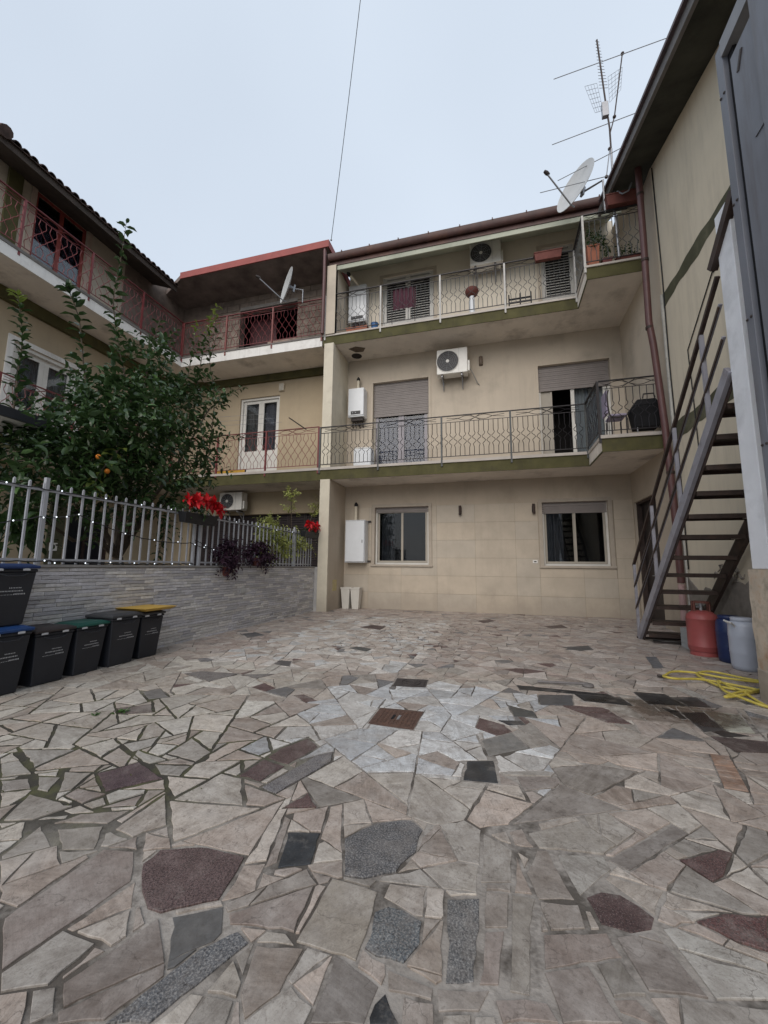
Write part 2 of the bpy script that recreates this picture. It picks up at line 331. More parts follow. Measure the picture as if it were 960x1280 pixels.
# stone materials: colour is the stone's own, carried as a face colour
def stonemat(name, mode):
    m, nt, b = mk(name)
    at = nt.nodes.new('ShaderNodeAttribute'); at.attribute_name = 'col'
    uv = nt.nodes.new('ShaderNodeUVMap'); uv.uv_map = 'uv'
    col = at.outputs['Color']
    if mode == 'marble':
        band = noise(nt, 1.0, uv.outputs[0], 6, .62, stretch=(4., 22., 1))
        cloud = noise(nt, 6.0, uv.outputs[0], 5, .6)
        fine = noise(nt, 70, uv.outputs[0], 3, .7)
        per = ramp(nt, noise(nt, .45, uv.outputs[0], 0, 0), .35, .65, .15, 1)
        bf = nt.nodes.new('ShaderNodeMath'); bf.operation = 'MULTIPLY'; nt.links.new(ramp(nt, band, .28, .74, 0, 1), bf.inputs[0]); nt.links.new(per, bf.inputs[1])
        c = mixc(nt, bf.outputs[0], col, (.50, .47, .45), 'MULTIPLY')
        fb = noise(nt, 1.0, uv.outputs[0], 4, .7, stretch=(9., 95., 1))
        c = mixc(nt, ramp(nt, fb, .45, .7, 0, .5), c, (.62, .59, .56), 'MULTIPLY')
        c = mixc(nt, ramp(nt, cloud, .42, .72, 0, .42), c, (.52, .49, .46))
        c = mixc(nt, ramp(nt, fine, .55, .75, 0, .35), c, (.10, .09, .085))
        vr = nt.nodes.new('ShaderNodeTexVoronoi'); vr.feature = 'DISTANCE_TO_EDGE'; vr.inputs['Scale'].default_value = 3.0
        ds = nt.nodes.new('ShaderNodeVectorMath'); ds.operation = 'ADD'
        nz = nt.nodes.new('ShaderNodeTexNoise'); nz.inputs['Scale'].default_value = 7; nt.links.new(uv.outputs[0], nz.inputs['Vector'])
        nt.links.new(uv.outputs[0], ds.inputs[0]); nt.links.new(nz.outputs['Color'], ds.inputs[1]); nt.links.new(ds.outputs[0], vr.inputs['Vector'])
        vein = ramp(nt, vr.outputs['Distance'], .0, .018, .4, 0)
        c = mixc(nt, vein, c, (.20, .17, .15))
        rough, bsrc, bs = .55, noise(nt, 28, uv.outputs[0], 8, .75), .45
    elif mode == 'granite':
        f1 = noise(nt, 150, uv.outputs[0], 2, .6); f2 = noise(nt, 105, uv.outputs[0], 2, .6)
        c = mixc(nt, ramp(nt, f1, .47, .60, 0, .8), col, (.30, .29, .28))
        c = mixc(nt, ramp(nt, f2, .53, .64, 0, .85), c, (.045, .045, .05))
        c = mixc(nt, ramp(nt, noise(nt, 7, uv.outputs[0], 5, .7), .48, .7, 0, .4), c, (.30, .27, .245))
        rough, bsrc, bs = .6, f1, .4
    elif mode == 'porphyry':
        f1 = noise(nt, 120, uv.outputs[0], 3, .7); f2 = noise(nt, 5, uv.outputs[0], 4, .6)
        c = mixc(nt, ramp(nt, f1, .47, .56, 0, .85), col, (.045, .03, .03))
        c = mixc(nt, ramp(nt, noise(nt, 190, uv.outputs[0], 2, .6), .55, .66, 0, .6), c, (.27, .21, .20))
        c = mixc(nt, ramp(nt, f2, .5, .7, 0, .4), c, (.21, .15, .14))
        c = mixc(nt, ramp(nt, noise(nt, 9, uv.outputs[0], 6, .7), .5, .7, 0, .35), c, (.26, .21, .195))
        rough, bsrc, bs = .6, f1, .5
    else:
        f1 = noise(nt, 12, uv.outputs[0], 5, .6); f2 = noise(nt, 90, uv.outputs[0], 2, .6)
        c = mixc(nt, ramp(nt, f1, .4, .75, 0, .5), col, (.085, .09, .095))
        c = mixc(nt, ramp(nt, f2, .6, .75, 0, .4), c, (.17, .17, .17))
        rough, bsrc, bs = .42, f2, .15
    # walked-in dirt in broad patches, smeared mortar and damp marks
    g = nt.nodes.new('ShaderNodeNewGeometry').outputs['Position']
    c = mixc(nt, ramp(nt, noise(nt, 11, g, 8, .75), .36, .58, .75, 0), c, (.60, .575, .56), 'MULTIPLY')
    c = mixc(nt, ramp(nt, noise(nt, 34, g, 6, .7), .52, .66, 0, .45), c, (.62, .58, .55), 'MULTIPLY')
    c = mixc(nt, ramp(nt, noise(nt, 2.3, g, 9, .74), .54, .64, 0, .42), c, (.34, .31, .28))
    ck = nt.nodes.new('ShaderNodeTexVoronoi'); ck.feature = 'DISTANCE_TO_EDGE'; ck.inputs['Scale'].default_value = 2.1
    dn = nt.nodes.new('ShaderNodeTexNoise'); dn.inputs['Scale'].default_value = 5; dn.inputs['Detail'].default_value = 6; nt.links.new(g, dn.inputs['Vector'])
    dv = nt.nodes.new('ShaderNodeVectorMath'); dv.operation = 'MULTIPLY_ADD'; nt.links.new(dn.outputs['Color'], dv.inputs[0]); dv.inputs[1].default_value = (.5, .5, .5); nt.links.new(g, dv.inputs[2]); nt.links.new(dv.outputs[0], ck.inputs['Vector'])
    c = mixc(nt, ramp(nt, ck.outputs['Distance'], 0, .006, .6, 0), c, (.07, .058, .05))
    dirt = ramp(nt, noise(nt, .9, g, 9, .72),   .50, .76, 0, .42)
    c = mixc(nt, dirt, c, (.155, .125, .105))
    spots = ramp(nt, noise(nt, 17, g, 6, .75), .58, .72, 0, .55)
    c = mixc(nt, spots, c, (.09, .075, .065))
    c = mixc(nt, ramp(nt, noise(nt, 170, g, 2, .6), .60, .72, 0, .45), c, (.10, .088, .078))
    nt.links.new(c, b.inputs['Base Color'])
    # damp patch where the hose has dripped
    wp = onZ(845, 888); sb = nt.nodes.new('ShaderNodeVectorMath'); sb.operation = 'SUBTRACT'; nt.links.new(g, sb.inputs[0]); sb.inputs[1].default_value = (wp.x, wp.y, 0)
    ml = nt.nodes.new('ShaderNodeVectorMath'); ml.operation = 'MULTIPLY'; nt.links.new(sb.outputs[0], ml.inputs[0]); ml.inputs[1].default_value = (1.0, 1.5, 0)
    le = nt.nodes.new('ShaderNodeVectorMath'); le.operation = 'LENGTH'; nt.links.new(ml.outputs[0], le.inputs[0])
    ad = nt.nodes.new('ShaderNodeMath'); ad.operation = 'MULTIPLY_ADD'; nt.links.new(noise(nt, 2.6, g, 6, .7), ad.inputs[0]); ad.inputs[1].default_value = -1.9; nt.links.new(le.outputs['Value'], ad.inputs[2])
    wet = ramp(nt, ad.outputs[0], -.62, -.30, 1, 0)
    c = mixc(nt, wet, c, (.36, .32, .29), 'MULTIPLY')
    rr_ = nt.nodes.new('ShaderNodeMapRange'); nt.links.new(wet, rr_.inputs['Value']); nt.links.new(ramp(nt, noise(nt, 3, g, 4), .3, .7, rough-.12, rough+.15), rr_.inputs['To Min']); rr_.inputs['To Max'].default_value = .22
    nt.links.new(c, b.inputs['Base Color']); nt.links.new(rr_.outputs['Result'], b.inputs['Roughness'])
    b.inputs['Specular IOR Level'].default_value = .4
    bump(nt, b, bsrc, bs, .004)
    return m
STM = {k: stonemat(k+'_paving', k) for k in ('marble', 'granite', 'porphyry', 'slate')}
STM['strip'] = STM['marble']

# ------------------------------------------------------------------ ground and crazy paving
gm = simple('earthy_ground_concrete', (.20, .18, .155), .95, var=.2, nscale=2, bmp=.5, bscale=20)
g = MB().box(-300, 300, -300, 300, -.2, -.06); go = part('ground', g, gm, kind='structure')
PX0, PX1, PY0, PY1 = -4.9, 3.45, .75, 11.32
mo, nt, b = mk('mortar_bed')
pos = nt.nodes.new('ShaderNodeNewGeometry').outputs['Position']
c = mixc(nt, ramp(nt, noise(nt, 5, pos), .3, .7), (.25, .225, .20), (.36, .33, .30))
c = mixc(nt, ramp(nt, noise(nt, 26, pos, 3), .5, .7, 0, .5), c, (.11, .095, .08))
sub = nt.nodes.new('ShaderNodeVectorMath'); sub.operation = 'SUBTRACT'; nt.links.new(pos, sub.inputs[0]); sub.inputs[1].default_value = (-2.75, 2.35, 0)
mul = nt.nodes.new('ShaderNodeVectorMath'); mul.operation = 'MULTIPLY'; nt.links.new(sub.outputs[0], mul.inputs[0]); mul.inputs[1].default_value = (.62, .9, 0)
ln = nt.nodes.new('ShaderNodeVectorMath'); ln.operation = 'LENGTH'; nt.links.new(mul.outputs[0], ln.inputs[0])
moss = mixc(nt, ramp(nt, noise(nt, 6, pos), .45, .7), (.040, .036, .028), (.085, .085, .035))
c = mixc(nt, ramp(nt, noise(nt, 1.6, pos, 6, .7), .47, .56, 0, .85), c, (.055, .045, .036))
c = mixc(nt, ramp(nt, ln.outputs['Value'], .75, 1.15, 1, 0), c, moss)
nt.links.new(c, b.inputs['Base Color']); b.inputs['Roughness'].default_value = .95
bump(nt, b, noise(nt, 60, pos, 3), .7, .006)
bed = MB().box(-9, PX1, -4, PY1+.1, -.055, -.0045)
bedo = part('courtyard_paving', bed, mo, kind='structure')

def centroid(p): return (sum(q[0] for q in p)/len(p), sum(q[1] for q in p)/len(p))
def area(p): return .5*abs(sum(p[i][0]*p[(i+1) % len(p)][1]-p[(i+1) % len(p)][0]*p[i][1] for i in range(len(p))))
def clip(poly, n, d):            # keep n.x <= d
    out = []; m = len(poly)
    for i in range(m):
        a, b_ = poly[i], poly[(i+1) % m]
        da = a[0]*n[0]+a[1]*n[1]-d; db = b_[0]*n[0]+b_[1]*n[1]-d
        if da <= 0: out.append(a)
        if (da < 0 < db) or (db < 0 < da):
            t = da/(da-db); out.append((a[0]+(b_[0]-a[0])*t, a[1]+(b_[1]-a[1])*t))
    return out
def hull(pts):
    pts = sorted(set((round(p[0], 5), round(p[1], 5)) for p in pts))
    def half(ps):
        h = []
        for p in ps:
            while len(h) > 1 and (h[-1][0]-h[-2][0])*(p[1]-h[-2][1])-(h[-1][1]-h[-2][1])*(p[0]-h[-2][0]) <= 0: h.pop()
            h.append(p)
        return h[:-1]
    return half(pts)+half(pts[::-1])
def edges(poly):                # outward normals of a CCW polygon
    m = len(poly)
    for i in range(m):
        a, b_ = poly[i], poly[(i+1) % m]
        ex, ey = b_[0]-a[0], b_[1]-a[1]; L = math.hypot(ex, ey)
        if L < 1e-6: continue
        n = (ey/L, -ex/L); yield n, n[0]*a[0]+n[1]*a[1]
def inset(poly, g_):
    out = poly
    for n, d in list(edges(poly)):
        out = clip(out, n, d-g_)
        if len(out) < 3: return []
    return out
def subtract(poly, cutter, g_):
    """convex minus convex, as convex pieces"""
    es = [(n, d+g_) for n, d in edges(cutter)]
    inside = poly
    for n, d in es:
        inside = clip(inside, n, d)
        if len(inside) < 3: return [poly]
    if area(inside) < 1e-6: return [poly]
    pieces = []; rest = poly
    for n, d in es:
        outp = clip(rest, (-n[0], -n[1]), -d)
        if len(outp) >= 3 and area(outp) > 4e-4: pieces.append(outp)
        rest = clip(rest, n, d)
        if len(rest) < 3: break
    return pieces

# stones traced from the photograph (pixel outlines dropped on the ground plane): kind, colour, outline
SL = (.030, .034, .040); RD = (.115, .058, .055); GR = (.13, .13, .135); BE = (.33, .29, .255); PK = (.31, .255, .225); WH = (.43, .41, .375); GY = (.185, .175, .165); BL = (.014, .014, .016)
TR = [
 ('porphyry', (.135,.09,.085), (177,1080,200,1062,250,1057,310,1070,275,1125,200,1142,182,1137,173,1105)),
 ('slate', SL, (360,1040,401,1041,389,1080,345,1086)),
 ('granite', (.10,.10,.105), (430,1048,470,1028,515,1024,530,1037,520,1065,495,1090,455,1098,430,1095)),
 ('granite', (.115,.118,.125), (300,1162,312,1178,185,1281,130,1281,205,1225,250,1185)),
 ('slate', (.135,.13,.125), (215,1145,280,1132,278,1165,245,1200,208,1212)),
 ('porphyry', (.10,.065,.075), (120,967,175,952,205,973,130,990)),
 ('porphyry', (.10,.06,.06), (297,970,330,948,358,957,325,977)),
 ('porphyry', (.11,.07,.065), (332,947,350,935,385,922,400,933,360,956)),
 ('granite', (.15,.14,.145), (325,985,395,945,417,940,415,952,345,992)),
 ('porphyry', RD, (354,1010,385,991,396,1009)), ('porphyry', RD, (315,859,330,854,345,860,332,864)),
 ('porphyry', (.13,.075,.065), (367,869,380,868,397,876,382,878)), ('slate', (.10,.10,.105), (302,792,320,790,332,794,310,797)),
 ('slate', (.11,.10,.10), (342,830,350,825,365,826,362,833)), ('slate', (.075,.08,.08), (435,810,447,808,465,811,457,814)),
 ('porphyry', (.07,.045,.042), (450,784,465,781,482,783,475,787)), ('granite', (.17,.15,.14), (230,842,250,839,300,842,262,852)), ('granite', (.16,.14,.13), (303,843,345,842,320,848)),
 ('slate', (.22,.21,.20), (177,865,200,860,212,871,185,874)), ('porphyry', (.20,.17,.15), (145,885,190,880,192,890,147,893)),
 ('slate', SL, (583,951,618,950,624,979,577,975)), ('slate', (.07,.075,.075), (635,881,667,889,671,897,642,895)), ('slate', SL, (622,900,652,901,657,906,635,906)),
 ('slate', BL, (645,856,705,862,760,867,770,871,650,862)), ('slate', (.09,.09,.095), (672,868,715,869,717,882,675,881)),
 ('slate', BL, (717,867,775,871,792,882,730,876)), ('slate', BL, (790,864,830,867,860,882,810,880)), ('slate', BL, (840,871,870,871,890,885,850,882)),
 ('slate', (.045,.048,.052), (850,890,880,890,905,912,880,915)), ('slate', (.055,.058,.06), (826,884,845,888,868,899,850,898)), ('porphyry', (.13,.08,.075), (730,892,765,890,790,905,760,903)),
 ('porphyry', (.055,.036,.034), (887,920,960,927,962,941,920,940)), ('slate', (.018,.014,.013), (872,907,905,914,938,920,905,921)),
 ('marble', (.50,.50,.42), (862,886,925,893,945,917,912,915)), ('marble', WH, (838,858,862,862,890,874,868,872)), ('marble', WH, (802,869,838,886,820,884)), 
 ('slate', (.09,.09,.092), (700,809,735,807,742,812,725,814)), ('slate', (.16,.165,.18), (807,821,820,821,830,835,817,835)),
 ('porphyry', (.10,.07,.065), (597,776,612,774,619,776,605,779)), ('porphyry', (.12,.09,.08), (680,783,702,781,710,785,690,786)),
 ('porphyry', (.12,.065,.06), (849,1075,900,1062,916,1067,905,1095,890,1102)),
 ('porphyry', (.085,.05,.048), (730,1120,750,1113,775,1117,800,1132,820,1147,816,1162,790,1167,750,1155)),
 ('porphyry', (.13,.062,.058), (870,1152,905,1142,962,1145,962,1190,920,1177)),
 ('granite', (.12,.12,.12), (557,1122,601,1120,601,1160,595,1232,555,1230)), ('granite', (.11,.125,.135), (468,1140,485,1132,505,1138,528,1152,525,1180,505,1205,470,1195,455,1185)),
 ('marble', BE, (670,1061,685,1062,720,1125,672,1125,657,1090)), ('marble', WH, (695,1067,755,1070,764,1087,725,1120)),
 ('marble', (.37,.34,.30), (660,1042,725,1026,770,1057,755,1068,672,1060)), ('marble', BE, (674,1126,725,1130,735,1162,675,1165)),
 ('marble', PK, (677,1165,760,1164,780,1197,678,1214)), ('marble', (.34,.31,.27), (639,1117,670,1120,664,1247,635,1240)),
 ('marble', BE, (600,1105,640,1105,637,1160,605,1160)), ('marble', PK, (605,1162,632,1162,625,1232,597,1232)),
 ('marble', BE, (545,1234,617,1235,600,1265,545,1266)), ('marble', PK, (617,1249,680,1245,702,1281,627,1281)), ('marble', (.29,.25,.225), (680,1215,735,1207,780,1281,704,1281)),
 ('marble', (.30,.265,.24), (767,1170,820,1165,890,1250,810,1240)), ('marble', WH, (820,1150,962,1205,962,1250,895,1250)), ('marble', (.26,.24,.21), (745,1205,775,1200,810,1245,767,1246)),
 ('marble', (.36,.32,.27), (415,1097,480,1115,445,1201,370,1177)), ('marble', BE, (280,1130,385,1085,397,1105,284,1140)), ('marble', PK, (285,1142,393,1107,368,1165,287,1155)),
 ('marble', (.28,.235,.21), (0,1150,130,1060,170,1062,168,1100,90,1150,0,1215)), ('marble', (.265,.225,.20), (75,1230,200,1145,212,1215,130,1275,70,1281)),
 ('marble', (.33,.28,.24), (320,1180,380,1185,350,1240,305,1275,300,1240)), ('marble', (.42,.38,.33), (258,1240,292,1200,310,1250)),
 ('marble', (.27,.245,.225), (420,1190,475,1232,455,1281,385,1281)), ('marble', (.36,.30,.25), (512,1145,555,1150,553,1225,545,1230,508,1208)), ('marble', BE, (484,1212,543,1236,540,1250,485,1238)), ('slate', BL, (460,1262,482,1240,500,1281,462,1281)),
 ('marble', WH, (25,937,95,937,42,960)), ('marble', (.39,.37,.33), (0,955,25,950,41,967,0,972)), ('marble', (.41,.39,.35), (47,970,77,971,60,990,45,987)), ('marble', (.38,.35,.31), (80,965,117,965,90,987,72,990)),
 ('marble', (.40,.37,.34), (0,975,37,972,40,985,0,990)), ('marble', (.40,.37,.33), (0,1027,37,992,95,1007,40,1025)), ('marble', PK, (80,995,97,985,135,992,102,1005)), ('marble', BE, (62,1030,100,1017,165,1012,135,1030)),
 ('marble', PK, (120,1010,180,992,170,1007)), ('marble', WH, (153,930,200,920,190,932,165,940)), ('marble', (.42,.40,.36), (172,937,210,950,187,955,165,947)), ('marble', (.44,.41,.37), (208,942,240,922,265,940,245,952)),
 ('marble', (.38,.36,.33), (192,955,240,957,225,970,200,968)), ('marble', (.36,.33,.29), (0,1070,52,1030,67,1057,0,1075)), ('marble', (.35,.32,.28), (70,1036,132,1031,120,1062,75,1063)),
 ('marble', (.28,.25,.225), (640,1030,700,980,782,1012,650,1028)), ('marble', (.26,.235,.215), (760,1075,840,1030,860,1042,785,1090)), ('marble', (.31,.28,.25), (690,960,740,955,800,965,720,1005)),
 ('slate', (.24,.23,.215), (600,925,640,915,662,935,610,945)), ('marble', (.30,.26,.235), (645,970,720,972,722,982,655,988)),
]
for k in range(6):               # little terracotta bricks in a short course
    t0, t1 = k/6, (k+1)/6
    L = lambda a, b_, t: a+(b_-a)*t
    TR.append(('marble', (.36,.22,.15) if k % 2 else (.33,.21,.15), (L(887,905,t0),L(942,985,t0),L(912,937,t0),L(945,990,t0),L(912,937,t1)-.5,L(945,990,t1)-.5,L(887,905,t1)-.5,L(942,985,t1)-.5)))
HOLES = [(475,884,530,889,517,912,459,904), (496,847,536,849,532,859.5,490,857.5)]
def gpoly(px): return [tuple(onZ(px[i], px[i+1])[:2]) for i in range(0, len(px), 2)]
hole_w = [hull(gpoly(h)) for h in HOLES]
feat = []
for mode, colr, px in TR:
    pieces = [hull(gpoly(px))]
    for cut in hole_w+[f[2] for f in feat]:
        pieces = [q for p in pieces for q in subtract(p, cut, 0.004)]
    for p in pieces:
        p = clip(clip(p, (1,0), PX1), (-1,0), -PX0)
        if len(p) >= 3 and area(p) > .0012: feat.append((mode, colr, p))

rp = random.Random(11)
sites = [(rp.uniform(PX0-1, PX1+1), rp.uniform(PY0-1, PY1+1)) for _ in range(165)]
for _ in range(3):               # spread the seeds
    for i, s_ in enumerate(sites):
        fx = fy = 0
        for j, t_ in enumerate(sites):
            if i != j:
                dx, dy = s_[0]-t_[0], s_[1]-t_[1]; d2 = dx*dx+dy*dy
                if d2 < .7: fx += dx*.04/(d2+.02); fy += dy*.04/(d2+.02)
        sites[i] = (s_[0]+max(-.2, min(.2, fx)), s_[1]+max(-.2, min(.2, fy)))
def target_area(x, y):
    a = .062
    if y < 2.4: a = .085
    if -2.6 < x < -.4 and 5.5 < y < 9.5: a = .016
    if y > 4.3: a = min(a, .042)
    if y > 8: a = min(a, .036)
    if x < -2.0 and y < 4.3: a = .066
    return a
def split(p, r):
    cx, cy = centroid(p); A = area(p)
    if A < target_area(cx, cy)*r.uniform(.45, 1.9): return [p]
    best = None
    for n, d in edges(p):        # longest edge direction
        pass
    far = max(((a[0]-b_[0])**2+(a[1]-b_[1])**2, a, b_) for a in p for b_ in p)
    ang = math.atan2(far[2][1]-far[1][1], far[2][0]-far[1][0])+r.uniform(-.3, .3)
    n = (cos(ang), sin(ang))
    ds = [q[0]*n[0]+q[1]*n[1] for q in p]; d = min(ds)+(max(ds)-min(ds))*r.uniform(.32, .68)
    a, b_ = clip(p, n, d), clip(p, (-n[0], -n[1]), -d)
    if len(a) < 3 or len(b_) < 3: return [p]
    return split(a, r)+split(b_, r)
cells = []
for i, s_ in enumerate(sites):
    p = [(PX0, PY0), (PX1, PY0), (PX1, PY1), (PX0, PY1)]
    order = sorted(range(len(sites)), key=lambda j: (sites[j][0]-s_[0])**2+(sites[j][1]-s_[1])**2)[1:26]
    for j in order:
        t_ = sites[j]; nx, ny = t_[0]-s_[0], t_[1]-s_[1]; L = math.hypot(nx, ny); nx /= L; ny /= L
        p = clip(p, (nx, ny), nx*(s_[0]+t_[0])/2+ny*(s_[1]+t_[1])/2)
        if len(p) < 3: break
    if len(p) >= 3: cells += split(p, rp)
cutters = [f[2] for f in feat]+hole_w
cut_bb = [(min(q[0] for q in c_), max(q[0] for q in c_), min(q[1] for q in c_), max(q[1] for q in c_)) for c_ in cutters]
final = []
for p in cells:
    ps = [p]
    for c_, bb in zip(cutters, cut_bb):
        nxt = []
        for q in ps:
            if max(t[0] for t in q) < bb[0]-.02 or min(t[0] for t in q) > bb[1]+.02 or max(t[1] for t in q) < bb[2]-.02 or min(t[1] for t in q) > bb[3]+.02: nxt.append(q)
            else: nxt += subtract(q, c_, .004)
        ps = nxt
    final += [q for q in ps if area(q) > .0022 and area(q)/max(1e-6, sum(math.hypot(q[i][0]-q[i-1][0], q[i][1]-q[i-1][1]) for i in range(len(q)))**2) > .019]
blue_c = tuple(onZ(520, 905)[:2])
def region(x, y, r):
    bx, by = (x-blue_c[0]), (y-blue_c[1])
    v = r.random(); k = r.uniform(1.15, 1.62)
    if abs(bx) < .95 and -.75 < by < 1.1 and r.random() < .9: base = r.choice([(.48,.50,.515), (.53,.545,.55), (.44,.46,.48), (.50,.49,.47)])
    elif -3.6 < x < -1 and 4.5 < y < 9.5:
        base = r.choice([(.50,.475,.44), (.45,.41,.37), (.54,.52,.49), (.42,.37,.33), (.36,.31,.275), (.48,.49,.49)])
    elif x < -1.9 and y < 4.5: base = r.choice([(.41,.385,.34), (.38,.345,.30), (.43,.41,.37), (.34,.295,.255)])
    elif y > 5: base = r.choice([(.36,.30,.265), (.33,.27,.24), (.39,.34,.30), (.30,.265,.245), (.42,.38,.35)])
    else: base = r.choice([(.33,.285,.25), (.30,.255,.225), (.37,.33,.29), (.27,.25,.225), (.35,.295,.255), (.40,.37,.33)])
    mode = 'marble'
    if y < 3.3: v = 0
    if v > .988: base, mode = (.12,.075,.068), 'porphyry'
    elif v > .976: base, mode = (.13,.128,.13), 'slate'
    elif v > .968: base, mode = (.14,.14,.145), 'granite'
    return tuple(c_*k for c_ in base), mode
CRK = [[(640,1005),(655,1030),(672,1060),(657,1088),(668,1120),(637,1118),(632,1165),(628,1235),(600,1275)], [(172,1092),(128,1132),(150,1150),(100,1190),(60,1230),(0,1262)], [(500,812),(545,800),(560,822),(590,832),(640,826)], [(405,812),(430,800),(470,812)], [(590,930),(622,940),(628,960),(625,985)], [(725,1125),(745,1150),(790,1170)]]
CRW = [[onZ(*p)[:2] for p in c_] for c_ in CRK]
def crack_d(x, y):
    best = 9
    for c_ in CRW:
        for a, b_ in zip(c_[:-1], c_[1:]):
            dx, dy = b_[0]-a[0], b_[1]-a[1]; t = max(0, min(1, ((x-a[0])*dx+(y-a[1])*dy)/(dx*dx+dy*dy)))
            best = min(best, math.hypot(x-a[0]-dx*t, y-a[1]-dy*t))
    return best
def gap_of(x, y, r):
    if crack_d(x, y) < .16: return r.uniform(.004, .010)
    d = math.hypot((x+2.75)*.62, (y-2.35)*.9)
    if d < 1.0: return r.uniform(.005, .0105)
    if -2.4 < x < .6 and 6.2 < y < 8.6: return r.uniform(.003, .010)
    return r.choice([.0012, .0015, .002, .003, .002, .0055])
def pxpoly(p):
    out = []
    for x, y in p:
        d = Vector((x, y, -EYE)); w_ = d.dot(_F)
        if w_ < .1: return None
        out.append((480+FPX*d.dot(RR)/w_, 640-FPX*d.dot(UU)/w_))
    return out
def build_stone(p, colr, r, near):
    """returns verts, faces, uvs per vertex ; chamfered slab with a slightly chipped outline"""
    if near:
        q = []
        m = len(p)
        for i in range(m):
            a, b_ = p[i], p[(i+1) % m]; L = math.hypot(b_[0]-a[0], b_[1]-a[1])
            k = max(1, min(8, int(L/.04)))
            nx, ny = (b_[1]-a[1])/max(L, 1e-6), -(b_[0]-a[0])/max(L, 1e-6)
            cut = min(.03, L*.25)*r.random()**2
            for j in range(k):
                t = j/k
                off = r.gauss(0, .0042) if j else 0
                x, y = a[0]+(b_[0]-a[0])*t-nx*abs(off), a[1]+(b_[1]-a[1])*t-ny*abs(off)
                if j == 0:
                    cxy = centroid(p); x += (cxy[0]-x)*cut*2; y += (cxy[1]-y)*cut*2
                q.append((x, y))
    else: q = p
    cx, cy = centroid(q); n = len(q)
    zt = r.uniform(-.002, .0032); tx, ty = r.gauss(0, .004), r.gauss(0, .004)
    zf = lambda x, y: zt+max(-.003, min(.003, (x-cx)*tx+(y-cy)*ty))
    c_ = .0022
    def shr(x, y):
        dx, dy = cx-x, cy-y; L = math.hypot(dx, dy)+1e-6; k_ = min(.5, c_/L); return x+dx*k_, y+dy*k_
    vs = [(*shr(x, y), zf(x, y)) for x, y in q]+[(x, y, zf(x, y)-.0012) for x, y in q]+[(x, y, -.02) for x, y in q]
    fs = [tuple(range(n))]
    for i in range(n):
        j = (i+1) % n
        fs.append((n+i, n+j, j, i)); fs.append((2*n+i, 2*n+j, n+j, n+i))
    a = r.uniform(0, 6.28) if r.random() < .8 else .5+r.gauss(0, .3); ox, oy = r.uniform(0, 40), r.uniform(0, 40)
    uv = [(ox+(v_[0])*cos(a)-(v_[1])*sin(a), oy+(v_[0])*sin(a)+(v_[1])*cos(a)) for v_ in vs]
    return vs, fs, uv
def stone_mesh(name, vs, fs, uv, cols, mats, midx, org):
    me = bpy.data.meshes.new(name); me.from_pydata([(v_[0]-org[0], v_[1]-org[1], v_[2]-org[2]) for v_ in vs], [], fs)
    for m_ in mats: me.materials.append(m_)
    if midx is not None: me.polygons.foreach_set('material_index', midx)
    nl = len(me.loops); vi = np.empty(nl, dtype=np.int32); me.loops.foreach_get('vertex_index', vi)
    ul = me.uv_layers.new(name='uv'); ul.data.foreach_set('uv', np.array(uv, dtype=np.float32)[vi].ravel())
    at = me.attributes.new('col', 'FLOAT_COLOR', 'FACE'); at.data.foreach_set('color', np.array([(*c_, 1) for c_ in cols], dtype=np.float32).ravel())
    return me
stones = []
for mode, colr, p in feat:
    cx, cy = centroid(p)
    stones.append((inset(p, (.0018 if crack_d(cx, cy) > .17 else .005) if math.hypot((cx+2.75)*.62, (cy-2.35)*.9) > 1 else .006), mode, colr, True))
for p in final:
    cx, cy = centroid(p); colr, mode = region(cx, cy, rp)
    q = inset(p, gap_of(cx, cy, rp))
    if len(q) >= 3 and area(q) > .0012: stones.append((q, mode, colr, False))
scored = []
for s_ in stones:
    if len(s_[0]) < 3: continue
    pp = pxpoly(s_[0]); A = 0
    if pp:
        c_ = centroid(pp)
        if -20 < c_[0] < 980 and c_[1] < 1330: A = area(pp)
    scored.append((A, s_))
scored.sort(key=lambda t: -t[0])
modes = ['marble', 'granite', 'porphyry', 'slate']
bv, bf, buv, bc, bm_ = [], [], [], [], []
for k, (A, (p, mode, colr, ft)) in enumerate(scored):
    m = len(p)
    # CCW
    s2 = sum(p[i][0]*p[(i+1) % m][1]-p[(i+1) % m][0]*p[i][1] for i in range(m))
    if s2 < 0: p = p[::-1]
    cx, cy = centroid(p)
    vs, fs, uv = build_stone(p, colr, rp, cy < 6)
    if k < 300:
        me = stone_mesh('paving_stone', vs, fs, uv, [colr]*len(fs), [STM[mode]], None, (cx, cy, 0))
        o = bpy.data.objects.new('paving_stone', me); link(o, bedo); o.location = (cx, cy, 0)
    else:
        n0 = len(bv); bv += vs; bf += [tuple(i+n0 for i in f) for f in fs]; buv += uv; bc += [colr]*len(fs); bm_ += [modes.index(mode)]*len(fs)
me = stone_mesh('paving_stones', bv, bf, buv, bc, [STM[k] for k in modes], bm_, (0, 0, 0))
o = bpy.data.objects.new('paving_stones', me); link(o, bedo); o['kind'] = 'stuff'

